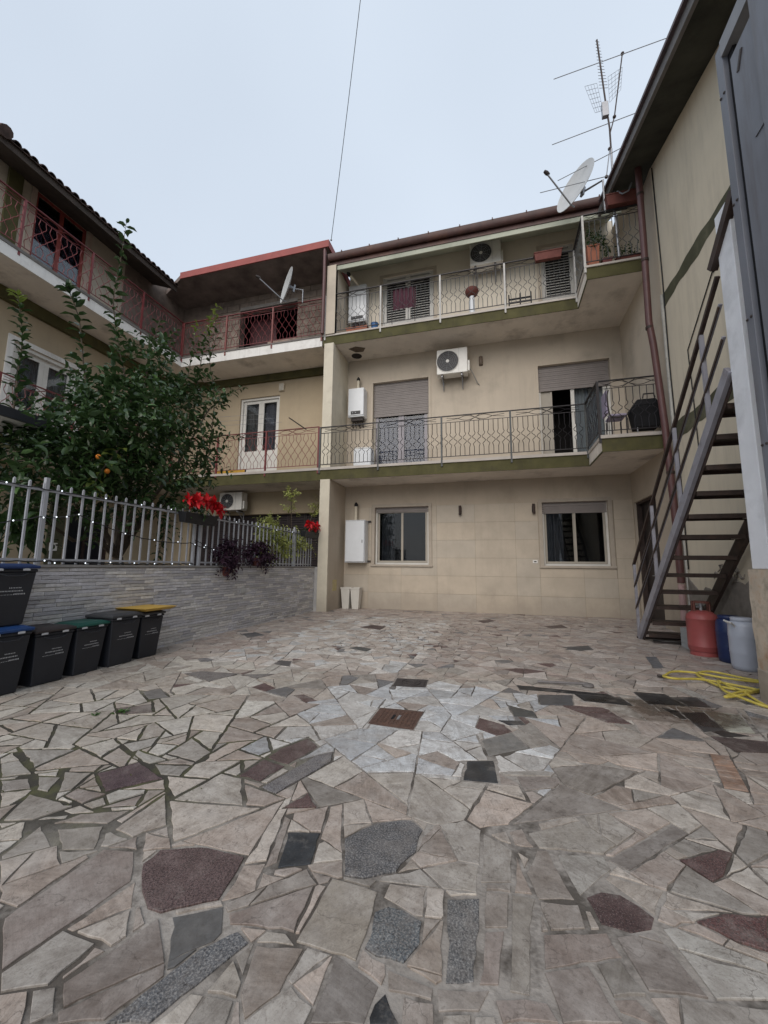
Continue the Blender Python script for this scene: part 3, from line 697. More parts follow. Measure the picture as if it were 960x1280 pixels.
# manhole covers
def cover(px, m, label, ring):
    p = gpoly(px); c_ = centroid(p)
    t = thing('manhole_cover', label, 'manhole cover', (c_[0], c_[1], 0), 'iron covers in the paving')
    hp = hull(p)
    fr = MB(); a = inset(hp, .004); b_ = inset(hp, .028)
    part('frame', MB().prism(a, -.02, -.004), m, t)
    part('cover_plate', MB().prism(b_, -.018, -.001), m, t)
    q = [Vector((*x, 0)) for x in p]
    pat = MB(); bil = lambda s, u_: (q[0]*(1-s)+q[1]*s)*(1-u_)+(q[3]*(1-s)+q[2]*s)*u_
    if ring:
        c3 = bil(.5, .5); pts = [c3+(q[1]-q[0])*.28*cos(t_*pi/12)+(q[3]-q[0])*.34*sin(t_*pi/12) for t_ in range(25)]
        pat.tube(pts, .008, 5); pts2 = [c3+(q[1]-q[0])*.15*cos(t_*pi/12)+(q[3]-q[0])*.18*sin(t_*pi/12) for t_ in range(25)]; pat.tube(pts2, .006, 5)
        part('raised_ring', pat, castdark, t)
    else:
        for i in range(9):
            for j in range(9):
                if 3 <= i <= 5 and 3 <= j <= 5: continue
                a0 = bil(.11+i*.088, .11+j*.088); a1 = bil(.11+i*.088+.05, .11+j*.088); a2 = bil(.11+i*.088+.05, .11+j*.088+.05); a3 = bil(.11+i*.088, .11+j*.088+.05)
                pat.prism([a0[:2], a1[:2], a2[:2], a3[:2]], -.002, .004)
        part('raised_studs', pat, m, t)
        for s_ in (.44, .56):
            h = MB(); a0, a1, a2, a3 = bil(s_-.025, .38), bil(s_+.025, .38), bil(s_+.025, .62), bil(s_-.025, .62)
            h.prism([a0[:2], a1[:2], a2[:2], a3[:2]], -.002, .0035); part('lifting_slot', h, blackm if s_ < .5 else steelg, t)
cover(HOLES[0], castiron, 'rust brown square iron cover with studded surface amid the pale bluish marble', False)
cover(HOLES[1], castdark, 'darker iron cover with a round ring, the farther of the two in the paving', True)

# ------------------------------------------------------------------ leaves
def leaf_geo(L=.1, W=.042, fold=.25):
    vs = [(0,0,0), (L*.3, W*.5, W*fold), (L*.7, W*.42, W*fold), (L, 0, -L*.12), (L*.7, -W*.42, W*fold), (L*.3, -W*.5, W*fold), (L*.5, 0, L*.04)]
    return np.array(vs), [(0, 6, 1), (1, 6, 2), (2, 6, 3), (0, 5, 6), (5, 4, 6), (4, 3, 6)]
LV, LF = leaf_geo()
LF = np.array(LF)
def leaf_mats(dirs, rng, droop=.3):
    """rotation matrices with x axis along dirs"""
    x = dirs/np.linalg.norm(dirs, axis=1)[:, None]
    up = np.tile(np.array([0, 0, 1.]), (len(x), 1))+rng.normal(0, .45, x.shape)
    y = np.cross(up, x); y /= np.linalg.norm(y, axis=1)[:, None]
    z = np.cross(x, y)
    return np.stack([x, y, z], axis=2)
def leaf_cloud(name, pos, dirs, sizes, shade, m, parent, rng, kind='stuff', label=None):
    R_ = leaf_mats(dirs, rng); n = len(pos); sizes = sizes*10
    V = np.einsum('nij,kj->nki', R_, LV)*sizes[:, None, None]+pos[:, None, :]
    F_ = (LF[None]+(np.arange(n)*len(LV))[:, None, None]).reshape(-1, 3)
    base = np.array(WL.get(parent.name, (0,0,0))) if parent is not None else np.zeros(3)
    me = bpy.data.meshes.new(name); V = V.reshape(-1, 3)-base
    me.vertices.add(len(V)); me.vertices.foreach_set('co', V.ravel().astype(np.float32))
    me.loops.add(len(F_)*3); me.loops.foreach_set('vertex_index', F_.ravel().astype(np.int32))
    me.polygons.add(len(F_)); me.polygons.foreach_set('loop_start', (np.arange(len(F_))*3).astype(np.int32))
    me.update(calc_edges=True); me.materials.append(m)
    at = me.attributes.new('shade', 'FLOAT', 'FACE'); at.data.foreach_set('value', np.repeat(shade, len(LF)).astype(np.float32))
    o = bpy.data.objects.new(name, me); link(o, parent)
    if kind: o['kind'] = kind
    if label: o['label'] = label
    return o
def twigs(centres, radii, n_twig, per, size, rng, up=.5, length=.45, surface=.5):
    """leaves set along short twigs filling a union of blobs"""
    w = np.array([r[0]*r[1]*r[2] for r in radii]); w = w/w.sum()
    P, D, S = [], [], []
    tw = []
    for _ in range(n_twig):
        k = rng.choice(len(w), p=w); c_, r = np.array(centres[k]), np.array(radii[k])
        d = rng.normal(0, 1, 3); d /= np.linalg.norm(d); rad_ = rng.uniform(surface, 1.0)**.6
        a = c_+d*r*rad_*.85
        td = d*.8+np.array([0, 0, up])+rng.normal(0, .35, 3); td /= np.linalg.norm(td)
        L = length*rng.uniform(.6, 1.3); m = int(per*rng.uniform(.7, 1.3))
        sag = rng.uniform(0, .25)
        for i in range(m):
            t = (i+.5)/m; p = a+td*L*t-np.array([0, 0, sag*L*t*t])
            ph = i*2.4+rng.uniform(-.4, .4); s1 = np.cross(td, [0, 0, 1.]); s1 /= np.linalg.norm(s1)+1e-6; s2 = np.cross(td, s1)
            ld = s1*cos(ph)+s2*sin(ph)+td*.55+rng.normal(0, .15, 3)-np.array([0, 0, .12])
            P.append(p); D.append(ld); S.append(size*rng.uniform(.65, 1.25)*(1-.25*t))
        tw.append((a, a+td*L))
    return np.array(P), np.array(D), np.array(S), tw

# ------------------------------------------------------------------ walls on three sides: local coords (a along wall, d outward, z)
class Side:
    def __init__(s, kind, p): s.k, s.p = kind, p
    def P(s, a, d, z):
        if s.k == 'Y': return (a, s.p-d, z)
        if s.k == 'X+': return (s.p+d, a, z)
        return (s.p-d, a, z)
    def box(s, mb, a0, a1, d0, d1, z0, z1):
        p, q = s.P(a0, d0, z0), s.P(a1, d1, z1); return mb.box(p[0], q[0], p[1], q[1], p[2], q[2])
    def tube(s, mb, pts, r, n=6): return mb.tube([s.P(*p) for p in pts], r, n)
def wall_with_holes(S, name, m, parent, a0, a1, z0, z1, holes, d0=-.28, d1=0, label=None, bev=0):
    mb = MB(); mb.plate_holes(a0, a1, z0, z1, holes, lambda x0, x1, y0, y1: S.box(mb, x0, x1, d0, d1, y0, y1))
    return part(name, mb, m, parent, label=label)
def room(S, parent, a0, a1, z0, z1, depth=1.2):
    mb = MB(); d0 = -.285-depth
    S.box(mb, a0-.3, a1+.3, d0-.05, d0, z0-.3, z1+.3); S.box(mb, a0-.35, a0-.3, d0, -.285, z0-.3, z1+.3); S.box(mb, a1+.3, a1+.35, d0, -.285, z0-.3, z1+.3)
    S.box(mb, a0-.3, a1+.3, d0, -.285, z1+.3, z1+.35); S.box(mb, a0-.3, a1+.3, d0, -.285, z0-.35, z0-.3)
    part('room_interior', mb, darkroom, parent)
def curtain(S, parent, a0, a1, z0, z1, m=curtainm, d=-.30):
    mb = MB(); n = 40; vs = []
    for i in range(n+1):
        a = a0+(a1-a0)*i/n; dd = d+.02*sin(i*1.35)+.008*sin(i*3.1)
        vs += [S.P(a, dd, z0), S.P(a, dd, z1)]
    mb.add(vs, [(2*i, 2*i+2, 2*i+3, 2*i+1) for i in range(n)])
    return part('curtain', mb, m, parent, smooth=60)
def sash(S, parent, a0, a1, z0, z1, fr, w=.05, d0=-.17, d1=-.12, gm_=None, bottom=None):
    b_ = bottom or w
    mb = MB(); S.box(mb, a0, a1, d0, d1, z1-w, z1); S.box(mb, a0, a1, d0, d1, z0, z0+b_)
    S.box(mb, a0, a0+w, d0, d1, z0+b_, z1-w); S.box(mb, a1-w, a1, d0, d1, z0+b_, z1-w)
    o = part('window_sash', mb, fr, parent)
    p = MB(); S.box(p, a0+w, a1-w, (d0+d1)/2-.004, (d0+d1)/2+.004, z0+b_, z1-w); part('pane', p, gm_ or glass, o)
    return o
def frame(S, parent, a0, a1, z0, z1, fr, w=.05, d0=-.2, d1=-.1, bottom=True):
    mb = MB(); S.box(mb, a0, a1, d0, d1, z1-w, z1); S.box(mb, a0, a0+w, d0, d1, z0, z1-w); S.box(mb, a1-w, a1, d0, d1, z0, z1-w)
    if bottom: S.box(mb, a0+w, a1-w, d0, d1, z0, z0+w)
    return part('window_frame', mb, fr, parent)
def shutter(S, parent, a0, a1, z0, z1, m=None, pitch=.055):
    mb = MB(); n = max(2, int(round((z1-z0)/pitch))); h = (z1-z0)/n
    for i in range(n):
        S.box(mb, a0, a1, -.11, -.095+.004*(i % 2), z0+i*h+.006, z0+(i+1)*h)
    S.box(mb, a0, a1, -.125, -.111, z0, z1)
    S.box(mb, a0, a1, -.115, -.085, z0-.03, z0)
    return part('roller_shutter', mb, m or shutterm, parent)
def surround(S, parent, a0, a1, z0, z1, m, w=.1, sill=.06):
    mb = MB(); S.box(mb, a0-w, a1+w, .002, .022, z1, z1+w); S.box(mb, a0-w, a0, .002, .022, z0, z1); S.box(mb, a1, a1+w, .002, .022, z0, z1)
    part('window_surround', mb, m, parent)
    s_ = MB(); S.box(s_, a0-w-.02, a1+w+.02, -.1, .05, z0-sill, z0); part('window_sill', s_, m, parent, bev=.004)

def railing(parent, a, b_, z0, z1, mbar, mrail, n_panels=1, post_ends=(True, True), amp=.032, lozenge=False, spacing=.118, mpost=None, hook=True, label=None):
    if not lozenge and amp is not None: amp = .047
    """iron railing from a to b (2-D), feet at z0, handrail at z1"""
    a, b_ = Vector((*a, 0)), Vector((*b_, 0)); L = (b_-a).length; d = (b_-a)/L
    zr = z1-.17; zb = z0+.09
    mb = MB(); up = Vector((0, 0, 1))
    at = lambda t, z: a+d*t+up*z
    mb.beam(at(0, z1), at(L, z1), .045, .018); mb.beam(at(0, zr), at(L, zr), .012, .012); mb.beam(at(0, zb), at(L, zb), .016, .016)
    r_ = part('railing', mb, mrail, parent, label=label)
    # scroll band between handrail and second rail
    sc = MB(); pl = L/n_panels
    for k in range(n_panels):
        c_ = (k+.5)*pl; q = min(.42, pl*.36)
        for s_ in (-1, 1):
            pts = [at(c_+s_*(q*(1-t/8.)), z1-.085+.06*sin(pi*t/8.*1.0)*(1 if t < 8 else 0)-.0) for t in range(9)]
            sc.tube(pts, .007, 4)
            pts = [at(c_+s_*(q*(1-t/8.)), z1-.085-.06*sin(pi*t/8.)) for t in range(9)]; sc.tube(pts, .007, 4)
            sc.tube([at(c_+s_*q, z1-.085), at(c_+s_*min(pl*.46, q*1.7), z1-.05)], .006, 4)
            sc.tube([at(c_+s_*q, z1-.085), at(c_+s_*min(pl*.46, q*1.7), z1-.12)], .006, 4)
        sc.tube([at(c_-.14, zr), at(c_+.14, z1)], .006, 4); sc.tube([at(c_+.14, zr), at(c_-.14, z1)], .006, 4)
    part('scroll_band', sc, mrail, r_, kind='stuff')
    # balusters share one mesh, mirrored in turn
    H_ = zr-zb; bm2 = MB(); pts = []
    lo, hi = (.04, .96) if lozenge else (.24, .70)
    cyc = 2.5 if lozenge else 2.0
    am = spacing*.43 if amp is None else amp
    for i in range(23):
        t = i/22; off = 0
        if lo < t < hi:
            s_ = (t-lo)/(hi-lo); off = am*sin(2*pi*cyc*s_)*min(1, 4*s_, 4*(1-s_))
        pts.append((off, 0, t*H_))
    bm2.tube(pts, .0075, 4, cap=False)
    me = mesh_of('baluster', bm2, mbar)
    yaw = math.atan2(d.y, d.x); n = max(2, int(round(L/spacing)))
    for i in range(1, n):
        inst('baluster', me, r_, at(i*L/n, zb), rot=(0, 0, yaw), sc=(1 if i % 2 else -1, 1, 1))
    pm = MB().box(-.022, .022, -.022, .022, -.16 if hook else 0, z1-z0); pme = mesh_of('post', pm, mpost or mrail)
    hk = MB().box(-.03, .03, -.03, .03, -.20, -.15)
    for k in range(n_panels+1):
        if (k == 0 and not post_ends[0]) or (k == n_panels and not post_ends[1]): continue
        inst('post', pme, r_, at(k*pl, z0), rot=(0, 0, yaw))
    return r_

# ================================================================== right-hand apartment unit
YB, XL0, XR0 = 11.3, -4.38, 3.3
A = thing('apartment_building', 'beige three storey house facade with two dark railed balconies and stone clad ground floor', 'building', (-.5, YB, 0))
S = Side('Y', YB)
G1, G2 = (-3.44, -1.85, 1.26, 2.92), (1.17, 2.74, 1.26, 2.92)
M1, M2 = (-3.55, -1.83, 3.95, 6.8), (1.22, 3.0, 3.95, 6.74)
T1, T2 = (-3.28, -1.66, 7.95, 10.3), (1.42, 2.3, 7.95, 10.3)
wall_with_holes(S, 'ground_floor_wall', plaster, A, XL0-.01, XR0+.02, -.05, 3.898, [G1, G2])
wall_with_holes(S, 'middle_floor_wall', plaster_up, A, XL0-.01, XR0+.02, 3.9, 7.878, [M1, M2])
wall_with_holes(S, 'top_floor_wall', simple('pale_upper_plaster', (.70, .64, .54), .85, var=.06, nscale=1.0, bmp=.25, bscale=90, spec=.2, stain=(.36, .32, .27), stain_amt=.4, stain_scale=.9), A, XL0-.01, XR0+.02, 7.88, 10.75, [T1, T2])
# cladding tiles with recessed joints
rs_t = random.Random(9)
ashlar2 = simple('cladding_tile_stone_warm', (.485, .42, .335), .55, var=.08, nscale=2.2, bmp=.12, bscale=50, spec=.35, stain=(.36, .31, .25), stain_amt=.35, stain_scale=1.6)
ashlar3 = simple('cladding_tile_stone_grey', (.455, .405, .335), .55, var=.08, nscale=2.2, bmp=.12, bscale=50, spec=.35, stain=(.36, .31, .25), stain_amt=.35, stain_scale=1.6)
weather(ashlar2); weather(ashlar3)
gb = MB(); gb.plate_holes(XL0, XR0, 0, 2.93, [(h[0]-.1, h[1]+.1, h[2]-.06, h[3]+.1) for h in (G1, G2)], lambda a0, a1, z0, z1: S.box(gb, a0, a1, .0005, .004, z0, z1))
cl = part('cladding', gb, grout, A)
hol = [(h[0]-.105, h[1]+.105, h[2]-.07, h[3]+.105) for h in (G1, G2)]
def rect_minus(r, h):
    x0, x1, z0, z1 = r; a, b_, c_, d_ = h
    if x1 <= a or x0 >= b_ or z1 <= c_ or z0 >= d_: return [r]
    out = []
    if x0 < a: out.append((x0, a, z0, z1)); x0 = a
    if x1 > b_: out.append((b_, x1, z0, z1)); x1 = b_
    if z0 < c_: out.append((x0, x1, z0, c_))
    if z1 > d_: out.append((x0, x1, d_, z1))
    return out
xs = [XL0, -3.62, -2.64, -1.62, -.57, .48, 1.06, 2.1, 2.86, XR0]
zs = [0, .47, .96, 1.45, 1.94, 2.43, 2.93]
for i in range(len(xs)-1):
    for j in range(len(zs)-1):
        rs = [(xs[i]+.003, xs[i+1]-.003, zs[j]+.003, zs[j+1]-.003)]
        for h in hol: rs = [q for r_ in rs for q in rect_minus(r_, h)]
        rs = [q for q in rs if q[1]-q[0] > .02 and q[3]-q[2] > .02]
        if not rs: continue
        mb = MB(); pr = .009+ru(0, .002)
        for q in rs: S.box(mb, q[0], q[1], .0045, pr, q[2], q[3])
        part('cladding_tile', mb, (ashlar, ashlar2, ashlar3)[rs_t.randrange(3)], cl)
# slabs
def slab(parent, z0, zt, y1, xj, y2, side_x0, edge, marble, sof, top=.07, x1=XR0, yb=YB):
    pl = [(side_x0, yb-.001), (side_x0, y1), (xj, y1), (xj, y2), (x1, y2), (x1, yb-.001)]
    o = part('balcony_slab', MB().prism(pl[::-1] if False else pl, z0+.012, zt-.001), sof, parent, fix=True)
    e = MB()
    e.box(side_x0-.001, xj+.02, y1-.022, y1-.001, z0-.015, zt); e.box(xj+.001, xj+.021, y2-.022, y1-.0225, z0-.015, zt); e.box(xj+.0215, x1-.002, y2-.0222, y2-.001, z0-.015, zt)
    part('edge_band', e, edge, o)
    t_ = MB(); t_.box(side_x0-.02, xj+.03, y1-.05, yb-.01, zt+.001, zt+top); t_.box(xj+.031, x1-.01, y2-.05, yb-.01, zt+.001, zt+top)
    t_.box(xj-.02, xj+.0305, y2-.05, y1-.0505, zt+.001, zt+top)
    part('marble_edging', t_, marble, o)
    return o
slab(A, 3.57, 3.83, 10.1, 2.12, 8.9, -4.72, greenp, marble_slab, soffit)
slab(A, 7.60, 7.86, 10.2, 2.09, 9.15, -4.76, greenp, marble_slab, soffit, top=.05)
# party wall fin and pillar
for z0, z1, m_ in ((-.05, 3.57, plaster), (3.9, 7.59, creamp), (7.91, 10.1, plaster_up)):
    part('party_wall', MB().box(-4.66, XL0, 10.12 if z0 > 3 else 10.12, YB-.002, z0, z1), m_, A)
    part('pillar_face', MB().box(-4.665, XL0-.0, 10.075 if z0 < 7 else 10.25, 10.119, z0+.001, z1-.001), creamp if z0 < 7 else plaster_up, A)
# side alcove wall to the right, with the dark doorway
SX = Side('X-', XR0)
wall_with_holes(SX, 'alcove_wall', plaster, A, 8.62, YB+.25, -.05, 3.898, [(9.78, 11.2, -.02, 2.82)])
wall_with_holes(SX, 'alcove_wall', plaster_up, A, 8.62, YB+.25, 3.9, 7.878, [])
wall_with_holes(SX, 'alcove_wall', plaster_up, A, 8.62, 9.7, 7.88, 9.52, [])
wall_with_holes(SX, 'alcove_wall', plaster_up, A, 9.701, YB+.25, 7.88, 10.5, [])
mb = MB(); SX.box(mb, 9.84, 11.14, -.2, -.15, .02, 2.76); dd = part('dark_door', mb, doorbrown, A)
mb = MB(); SX.box(mb, 9.78, 11.2, -.22, -.05, 2.765, 2.815); SX.box(mb, 9.782, 9.838, -.22, -.05, 0, 2.76); SX.box(mb, 11.142, 11.198, -.22, -.05, 0, 2.76); part('door_frame', mb, rustdark, dd)
mb = MB(); SX.tube(mb, [(10.45, -.15, 1.05), (10.45, -.09, 1.05), (10.57, -.09, 1.05)], .011); part('handle', mb, steelg, dd)
# ground floor windows
def win_ground(h, drop):
    a0, a1, z0, z1 = h
    wdw = part('window', (lambda m_: (S.box(m_, a0, a1, -.27, -.205, z1-.14, z1), m_)[1])(MB()), shutterm, A)
    surround(S, wdw, a0, a1, z0, z1, simple('window_trim_stone', (.40, .35, .29), .7, var=.08), .09)
    frame(S, wdw, a0, a1, z0, z1, pvcw, .05, -.2, -.1)
    mid = (a0+a1)/2
    sash(S, wdw, a0+.055, mid+.02, z0+.055, z1-.11, framegrey, .055, -.175, -.145); sash(S, wdw, mid-.02, a1-.055, z0+.055, z1-.11, framegrey, .055, -.142, -.112)
    shutter(S, wdw, a0+.01, a1-.01, z1-drop, z1-.001)
    room(S, wdw, a0, a1, z0, z1)
    return wdw
w1 = win_ground(G1, .12); curtain(S, w1, G1[0]+.1, G1[0]+.5, G1[2]-.1, G1[3], m=simple('dim_grey_curtain', (.10, .10, .11), .9), d=-.4)
w2 = win_ground(G2, .26); curtain(S, w2, G2[0]+.12, G2[0]+.55, G2[2]-.1, G2[3], m=simple('dim_grey_curtain', (.10, .10, .11), .9), d=-.42)
# middle floor french doors
def french(h, zdrop, leaf_open=False):
    a0, a1, z0, z1 = h
    wdw = part('french_door', (lambda m_: (S.box(m_, a0, a1, -.279, -.21, z1-.16, z1), m_)[1])(MB()), shutterm, A)
    mb = MB(); S.box(mb, a0-.07, a0-.001, .002, .02, z0, z1+.05); S.box(mb, a1+.001, a1+.07, .002, .02, z0, z1+.05); S.box(mb, a0, a1, .002, .02, z1+.001, z1+.05)
    part('door_surround', mb, plaster_up, wdw)
    frame(S, wdw, a0, a1, z0, z1, pvcw if leaf_open else framegrey, .06, -.2, -.115, bottom=False)
    shutter(S, wdw, a0+.01, a1-.01, zdrop, z1-.002)
    room(S, wdw, a0, a1, z0, z1)
    return wdw
d1 = french(M1, 5.76); mid = (M1[0]+M1[1])/2
bluish = simple('mauve_blue_closed_blind', (.19, .19, .27), .6, var=.08, nscale=4)
for a0, a1 in ((M1[0]+.065, mid-.002), (mid+.002, M1[1]-.065)):
    s_ = sash(S, d1, a0, a1, M1[2]+.02, 5.95, simple('mauve_grey_door_frame', (.30, .285, .31), .5, var=.05), .085, -.18, -.13, bottom=.2)
    mb = MB(); n = 30
    for i in range(n): S.box(mb, a0+.02, a1-.02, -.215, -.205+.003*(i % 2), M1[2]+.2+i*.052, M1[2]+.2+i*.052+.047)
    part('blind_slats', mb, bluish, s_)
d2 = french(M2, 6.06, True)
sash(S, d2, M2[0]+.82, M2[0]+1.70, M2[2]+.02, 6.2, pvcw, .09, -.18, -.13, bottom=.18)
mb = MB(); S.box(mb, M2[0]+.3, M2[0]+.35, -.17, -.13, M2[2]+.02, 6.06); S.box(mb, M2[0]+.06, M2[0]+.3, -.2, -.15, M2[2]+.02, 6.06); part('open_leaf', mb, framegrey, d2)
curtain(S, d2, M2[0]+.9, M2[0]+1.65, M2[2], 6.2, m=curtainw, d=-.33)
# top floor louvred doors
def louvred(h):
    a0, a1, z0, z1 = h
    wdw = frame(S, A, a0, a1, z0, z1, louvre, .05, -.12, -.03, bottom=False); rename(wdw, 'louvred_door')
    nl = 2 if a1-a0 > 1.2 else 1; wl_ = (a1-a0-.1)/nl
    for k in range(nl):
        b0 = a0+.05+k*wl_; b1 = b0+wl_
        mb = MB(); S.box(mb, b0+.002, b0+.075, -.1, -.05, z0+.02, z1-.055); S.box(mb, b1-.075, b1-.002, -.1, -.05, z0+.02, z1-.055)
        for zz, hh in ((z0+.02, .1), (z0+.72, .14), (z1-.2, .1)): S.box(mb, b0+.0755, b1-.0755, -.1, -.05, zz, zz+hh)
        lf = part('louvred_leaf', mb, louvre, wdw)
        sl = MB(); zz = z0+.15
        while zz < z1-.22:
            if not (z0+.68 < zz < z0+.86):
                p = [S.P(b0+.076, -.055, zz), S.P(b1-.076, -.055, zz), S.P(b1-.076, -.095, zz+.045), S.P(b0+.076, -.095, zz+.045)]
                q = [S.P(b0+.076, -.05, zz+.006), S.P(b1-.076, -.05, zz+.006), S.P(b1-.076, -.09, zz+.051), S.P(b0+.076, -.09, zz+.051)]
                sl.add(p+q, [(0,1,2,3),(4,5,6,7)[::-1],(0,1,5,4),(2,3,7,6)])
            zz += .082
        part('slats', sl, louvre, lf)
    mb = MB(); S.box(mb, a0, a1, -.26, -.2, z0, z1); part('dark_backing', mb, darkroom, wdw)
    sf = MB(); S.box(sf, a0-.1, a1+.1, .002, .02, z1, z1+.09); S.box(sf, a0-.1, a0, .002, .02, z0, z1); S.box(sf, a1, a1+.1, .002, .02, z0, z1); part('door_surround', sf, plaster_up, wdw)
louvred(T1); louvred(T2)
# roof edge
ro = MB(); ro.add([(-4.6,10.2,10.13),(3.2,10.2,10.13),(3.2,11.32,10.74),(-4.6,11.32,10.74),(-4.6,10.2,10.17),(3.2,10.2,10.17),(3.2,11.32,10.78),(-4.6,11.32,10.78)], [(0,1,2,3),(7,6,5,4),(0,4,5,1),(1,5,6,2),(2,6,7,3),(3,7,4,0)])
rf = part('roof', ro, paleceil, A)
ro = MB(); ro.add([(-4.62,10.05,10.42),(3.2,10.05,10.42),(3.2,15.5,12.6),(-4.62,15.5,12.6),(-4.62,10.05,10.34),(3.2,10.05,10.34),(3.2,15.5,12.5),(-4.62,15.5,12.5)], [(0,1,2,3),(7,6,5,4),(0,4,5,1),(1,5,6,2),(2,6,7,3),(3,7,4,0)]); part('roof_deck', ro, rooftile, rf)
part('fascia_board', MB().box(-4.6, 3.2, 10.175, 10.199, 9.96, 10.17), paleceil, rf)
gt = MB(); n = 10; prof = [(10.15+.085*cos(pi+pi*i/n), 10.40+.15*sin(pi+pi*i/n)*1.2) for i in range(n+1)]
vs = [];  
for x in (-4.62, 3.2):
    for y, z in prof: vs.append((x, y-.055, z))
gt.add(vs, [(i, i+1, n+2+i, n+1+i) for i in range(n)]); gt.box(-4.62, 3.2, 10.155, 10.174, 10.10, 10.44)
part('gutter', gt, gutterm, rf, smooth=60)
for x in np.arange(-4.2, 3.0, .86):
    part('gutter_hook', MB().box(x, x+.03, 10.0, 10.05, 10.38, 10.44), gutterm, rf)
# the railings
RZ1, RZ2 = 3.9, 7.91
r1 = railing(A, (-4.70, 10.07), (2.10, 10.07), RZ1, 5.06, raildark, raildark, 4, mpost=railgrey)
r2 = railing(A, (2.10, 10.05), (2.10, 8.88), RZ1, 5.06, raildark, raildark, 1, (False, True))
r3 = railing(A, (2.12, 8.87), (3.24, 8.87), RZ1, 5.06, raildark, raildark, 1, (False, False))
railing(A, (-4.70, 10.17), (2.07, 10.17), RZ2, 9.17, railgrey, raildark, 4, mpost=postpale)
railing(A, (2.07, 10.15), (2.07, 9.13), RZ2, 9.17, railgrey, raildark, 1, (False, True), mpost=postpale)
railing(A, (2.09, 9.12), (3.24, 9.12), RZ2, 9.17, railgrey, raildark, 1, (False, False))
# downpipe at the corner
pp = MB(); pp.tube([(3.06,8.56,9.6),(3.05,8.56,7.9),(3.03,8.58,6.05),(3.08,8.6,5.6),(3.16,8.6,3.9),(3.2,8.6,2.0),(3.2,8.6,.95)], .062, 12)
dp = part('downpipe', pp, pipem, A, smooth=50)
for z, x in ((5.95, 3.035), (8.9, 3.055), (3.0, 3.18), (7.4, 3.045)):
    part('pipe_clamp', MB().lathe((x, 8.59 if z < 6.5 else 8.56, z), [(.069, -.025), (.069, .025)], 14), rustdark, dp)
part('pink_pipe_foot', MB().tube([(3.2,8.6,.93),(3.2,8.6,0)], .056, 12), simple('bleached_pink_pipe', (.42, .28, .27), .6, var=.1), dp, smooth=50)
part('corner_bead', MB().box(3.262, 3.30, 8.55, 8.60, 3.2, 6.6), simple('peeling_white_corner', (.55, .54, .50), .8, var=.12, stain=(.3, .27, .22), stain_amt=.6, stain_scale=9), A)
part('corner_bead', MB().box(3.272, 3.30, 8.56, 8.60, .05, 3.199), simple('peeling_white_corner', (.5, .5, .5)), A)

# ================================================================== neighbour unit with red railings
B = thing('apartment_building', 'middle house with red railed balconies and unplastered block top storey', 'building', (-7.5, 11.4, 0))
SB = Side('Y', 11.4)
ND = (-8.34, -6.83, 3.92, 6.84); NO = (-8.55, -6.3, 8.0, 10.25)
NG = (-10.0, -5.25, 0, 2.84)
wall_with_holes(SB, 'ground_floor_wall', nbrp, B, -11, -4.66, -.05, 3.898, [NG])
wall_with_holes(SB, 'middle_floor_wall', nbrp, B, -11, -4.66, 3.9, 7.898, [ND])
mb = MB(); SB.box(mb, -11, -4.9, .001, .1, 7.33, 7.595); part('dark_cornice', mb, greenp, B)
wall_with_holes(SB, 'raw_top_wall', rawwall, B, -11, -4.6, 7.9, 10.95, [NO])
# block courses, each block its own piece
z = 7.92; row = 0
rwall = [o for o in B.children if o.name.startswith('raw_top_wall')][0]
while z < 10.75:
    x = -9.85+(row % 2)*.25
    while x < -4.7:
        x1 = min(x+.49, -4.68)
        for q in rect_minus((x+.008, x1-.008, z+.008, z+.24), (NO[0], NO[1], NO[2], NO[3])):
            if q[1]-q[0] > .05 and q[3]-q[2] > .05:
                mb = MB(); SB.box(mb, q[0], q[1], .0005, .012+ru(0, .014), q[2], q[3]); part('wall_block', mb, rawblock, rwall)
        x += .5
    z += .25; row += 1
mb = MB(); SB.box(mb, -7.42, -6.302, -.25, -.02, 8.0, 8.85); part('parapet_block', mb, simple('pinkish_block', (.33, .25, .21), .9, var=.2, bmp=.5, bscale=20), rwall)
mb = MB(); SB.box(mb, NO[0]+.002, NO[1]-.002, -.26, .03, 10.13, 10.249); part('lintel', mb, simple('pale_lintel', (.30, .28, .26), .9), rwall)
room(SB, B, NO[0], NO[1], 8.0, 10.25, 2.2)
mb = MB(); SB.box(mb, -8.5, -7.44, -.6, -.56, 8.0, 10.1); part('dark_door', mb, simple('maroon_door_paint', (.07, .02, .025), .5), B)
# middle door
dn = frame(SB, B, ND[0], ND[1], ND[2], ND[3], pvcw, .07, -.2, -.06, bottom=False); rename(dn, 'white_french_door')
mid = (ND[0]+ND[1])/2
for a0, a1 in ((ND[0]+.075, mid-.002), (mid+.002, ND[1]-.075)):
    sash(SB, dn, a0, a1, 4.0, ND[3]-.075, pvcw, .1, -.17, -.12, bottom=1.0)
mb = MB(); SB.box(mb, mid-.45, mid-.41, -.17, -.12, 5.0, 6.66)
curtain(SB, dn, ND[0]+.1, mid-.08, 4.6, 6.75, m=simple('net_curtain', (.30, .28, .26), .9), d=-.25); curtain(SB, dn, mid+.1, ND[1]-.1, 4.6, 6.75, m=simple('mauve_net_curtain', (.26, .24, .27), .9), d=-.25)
room(SB, dn, ND[0], ND[1], 3.95, 6.84)
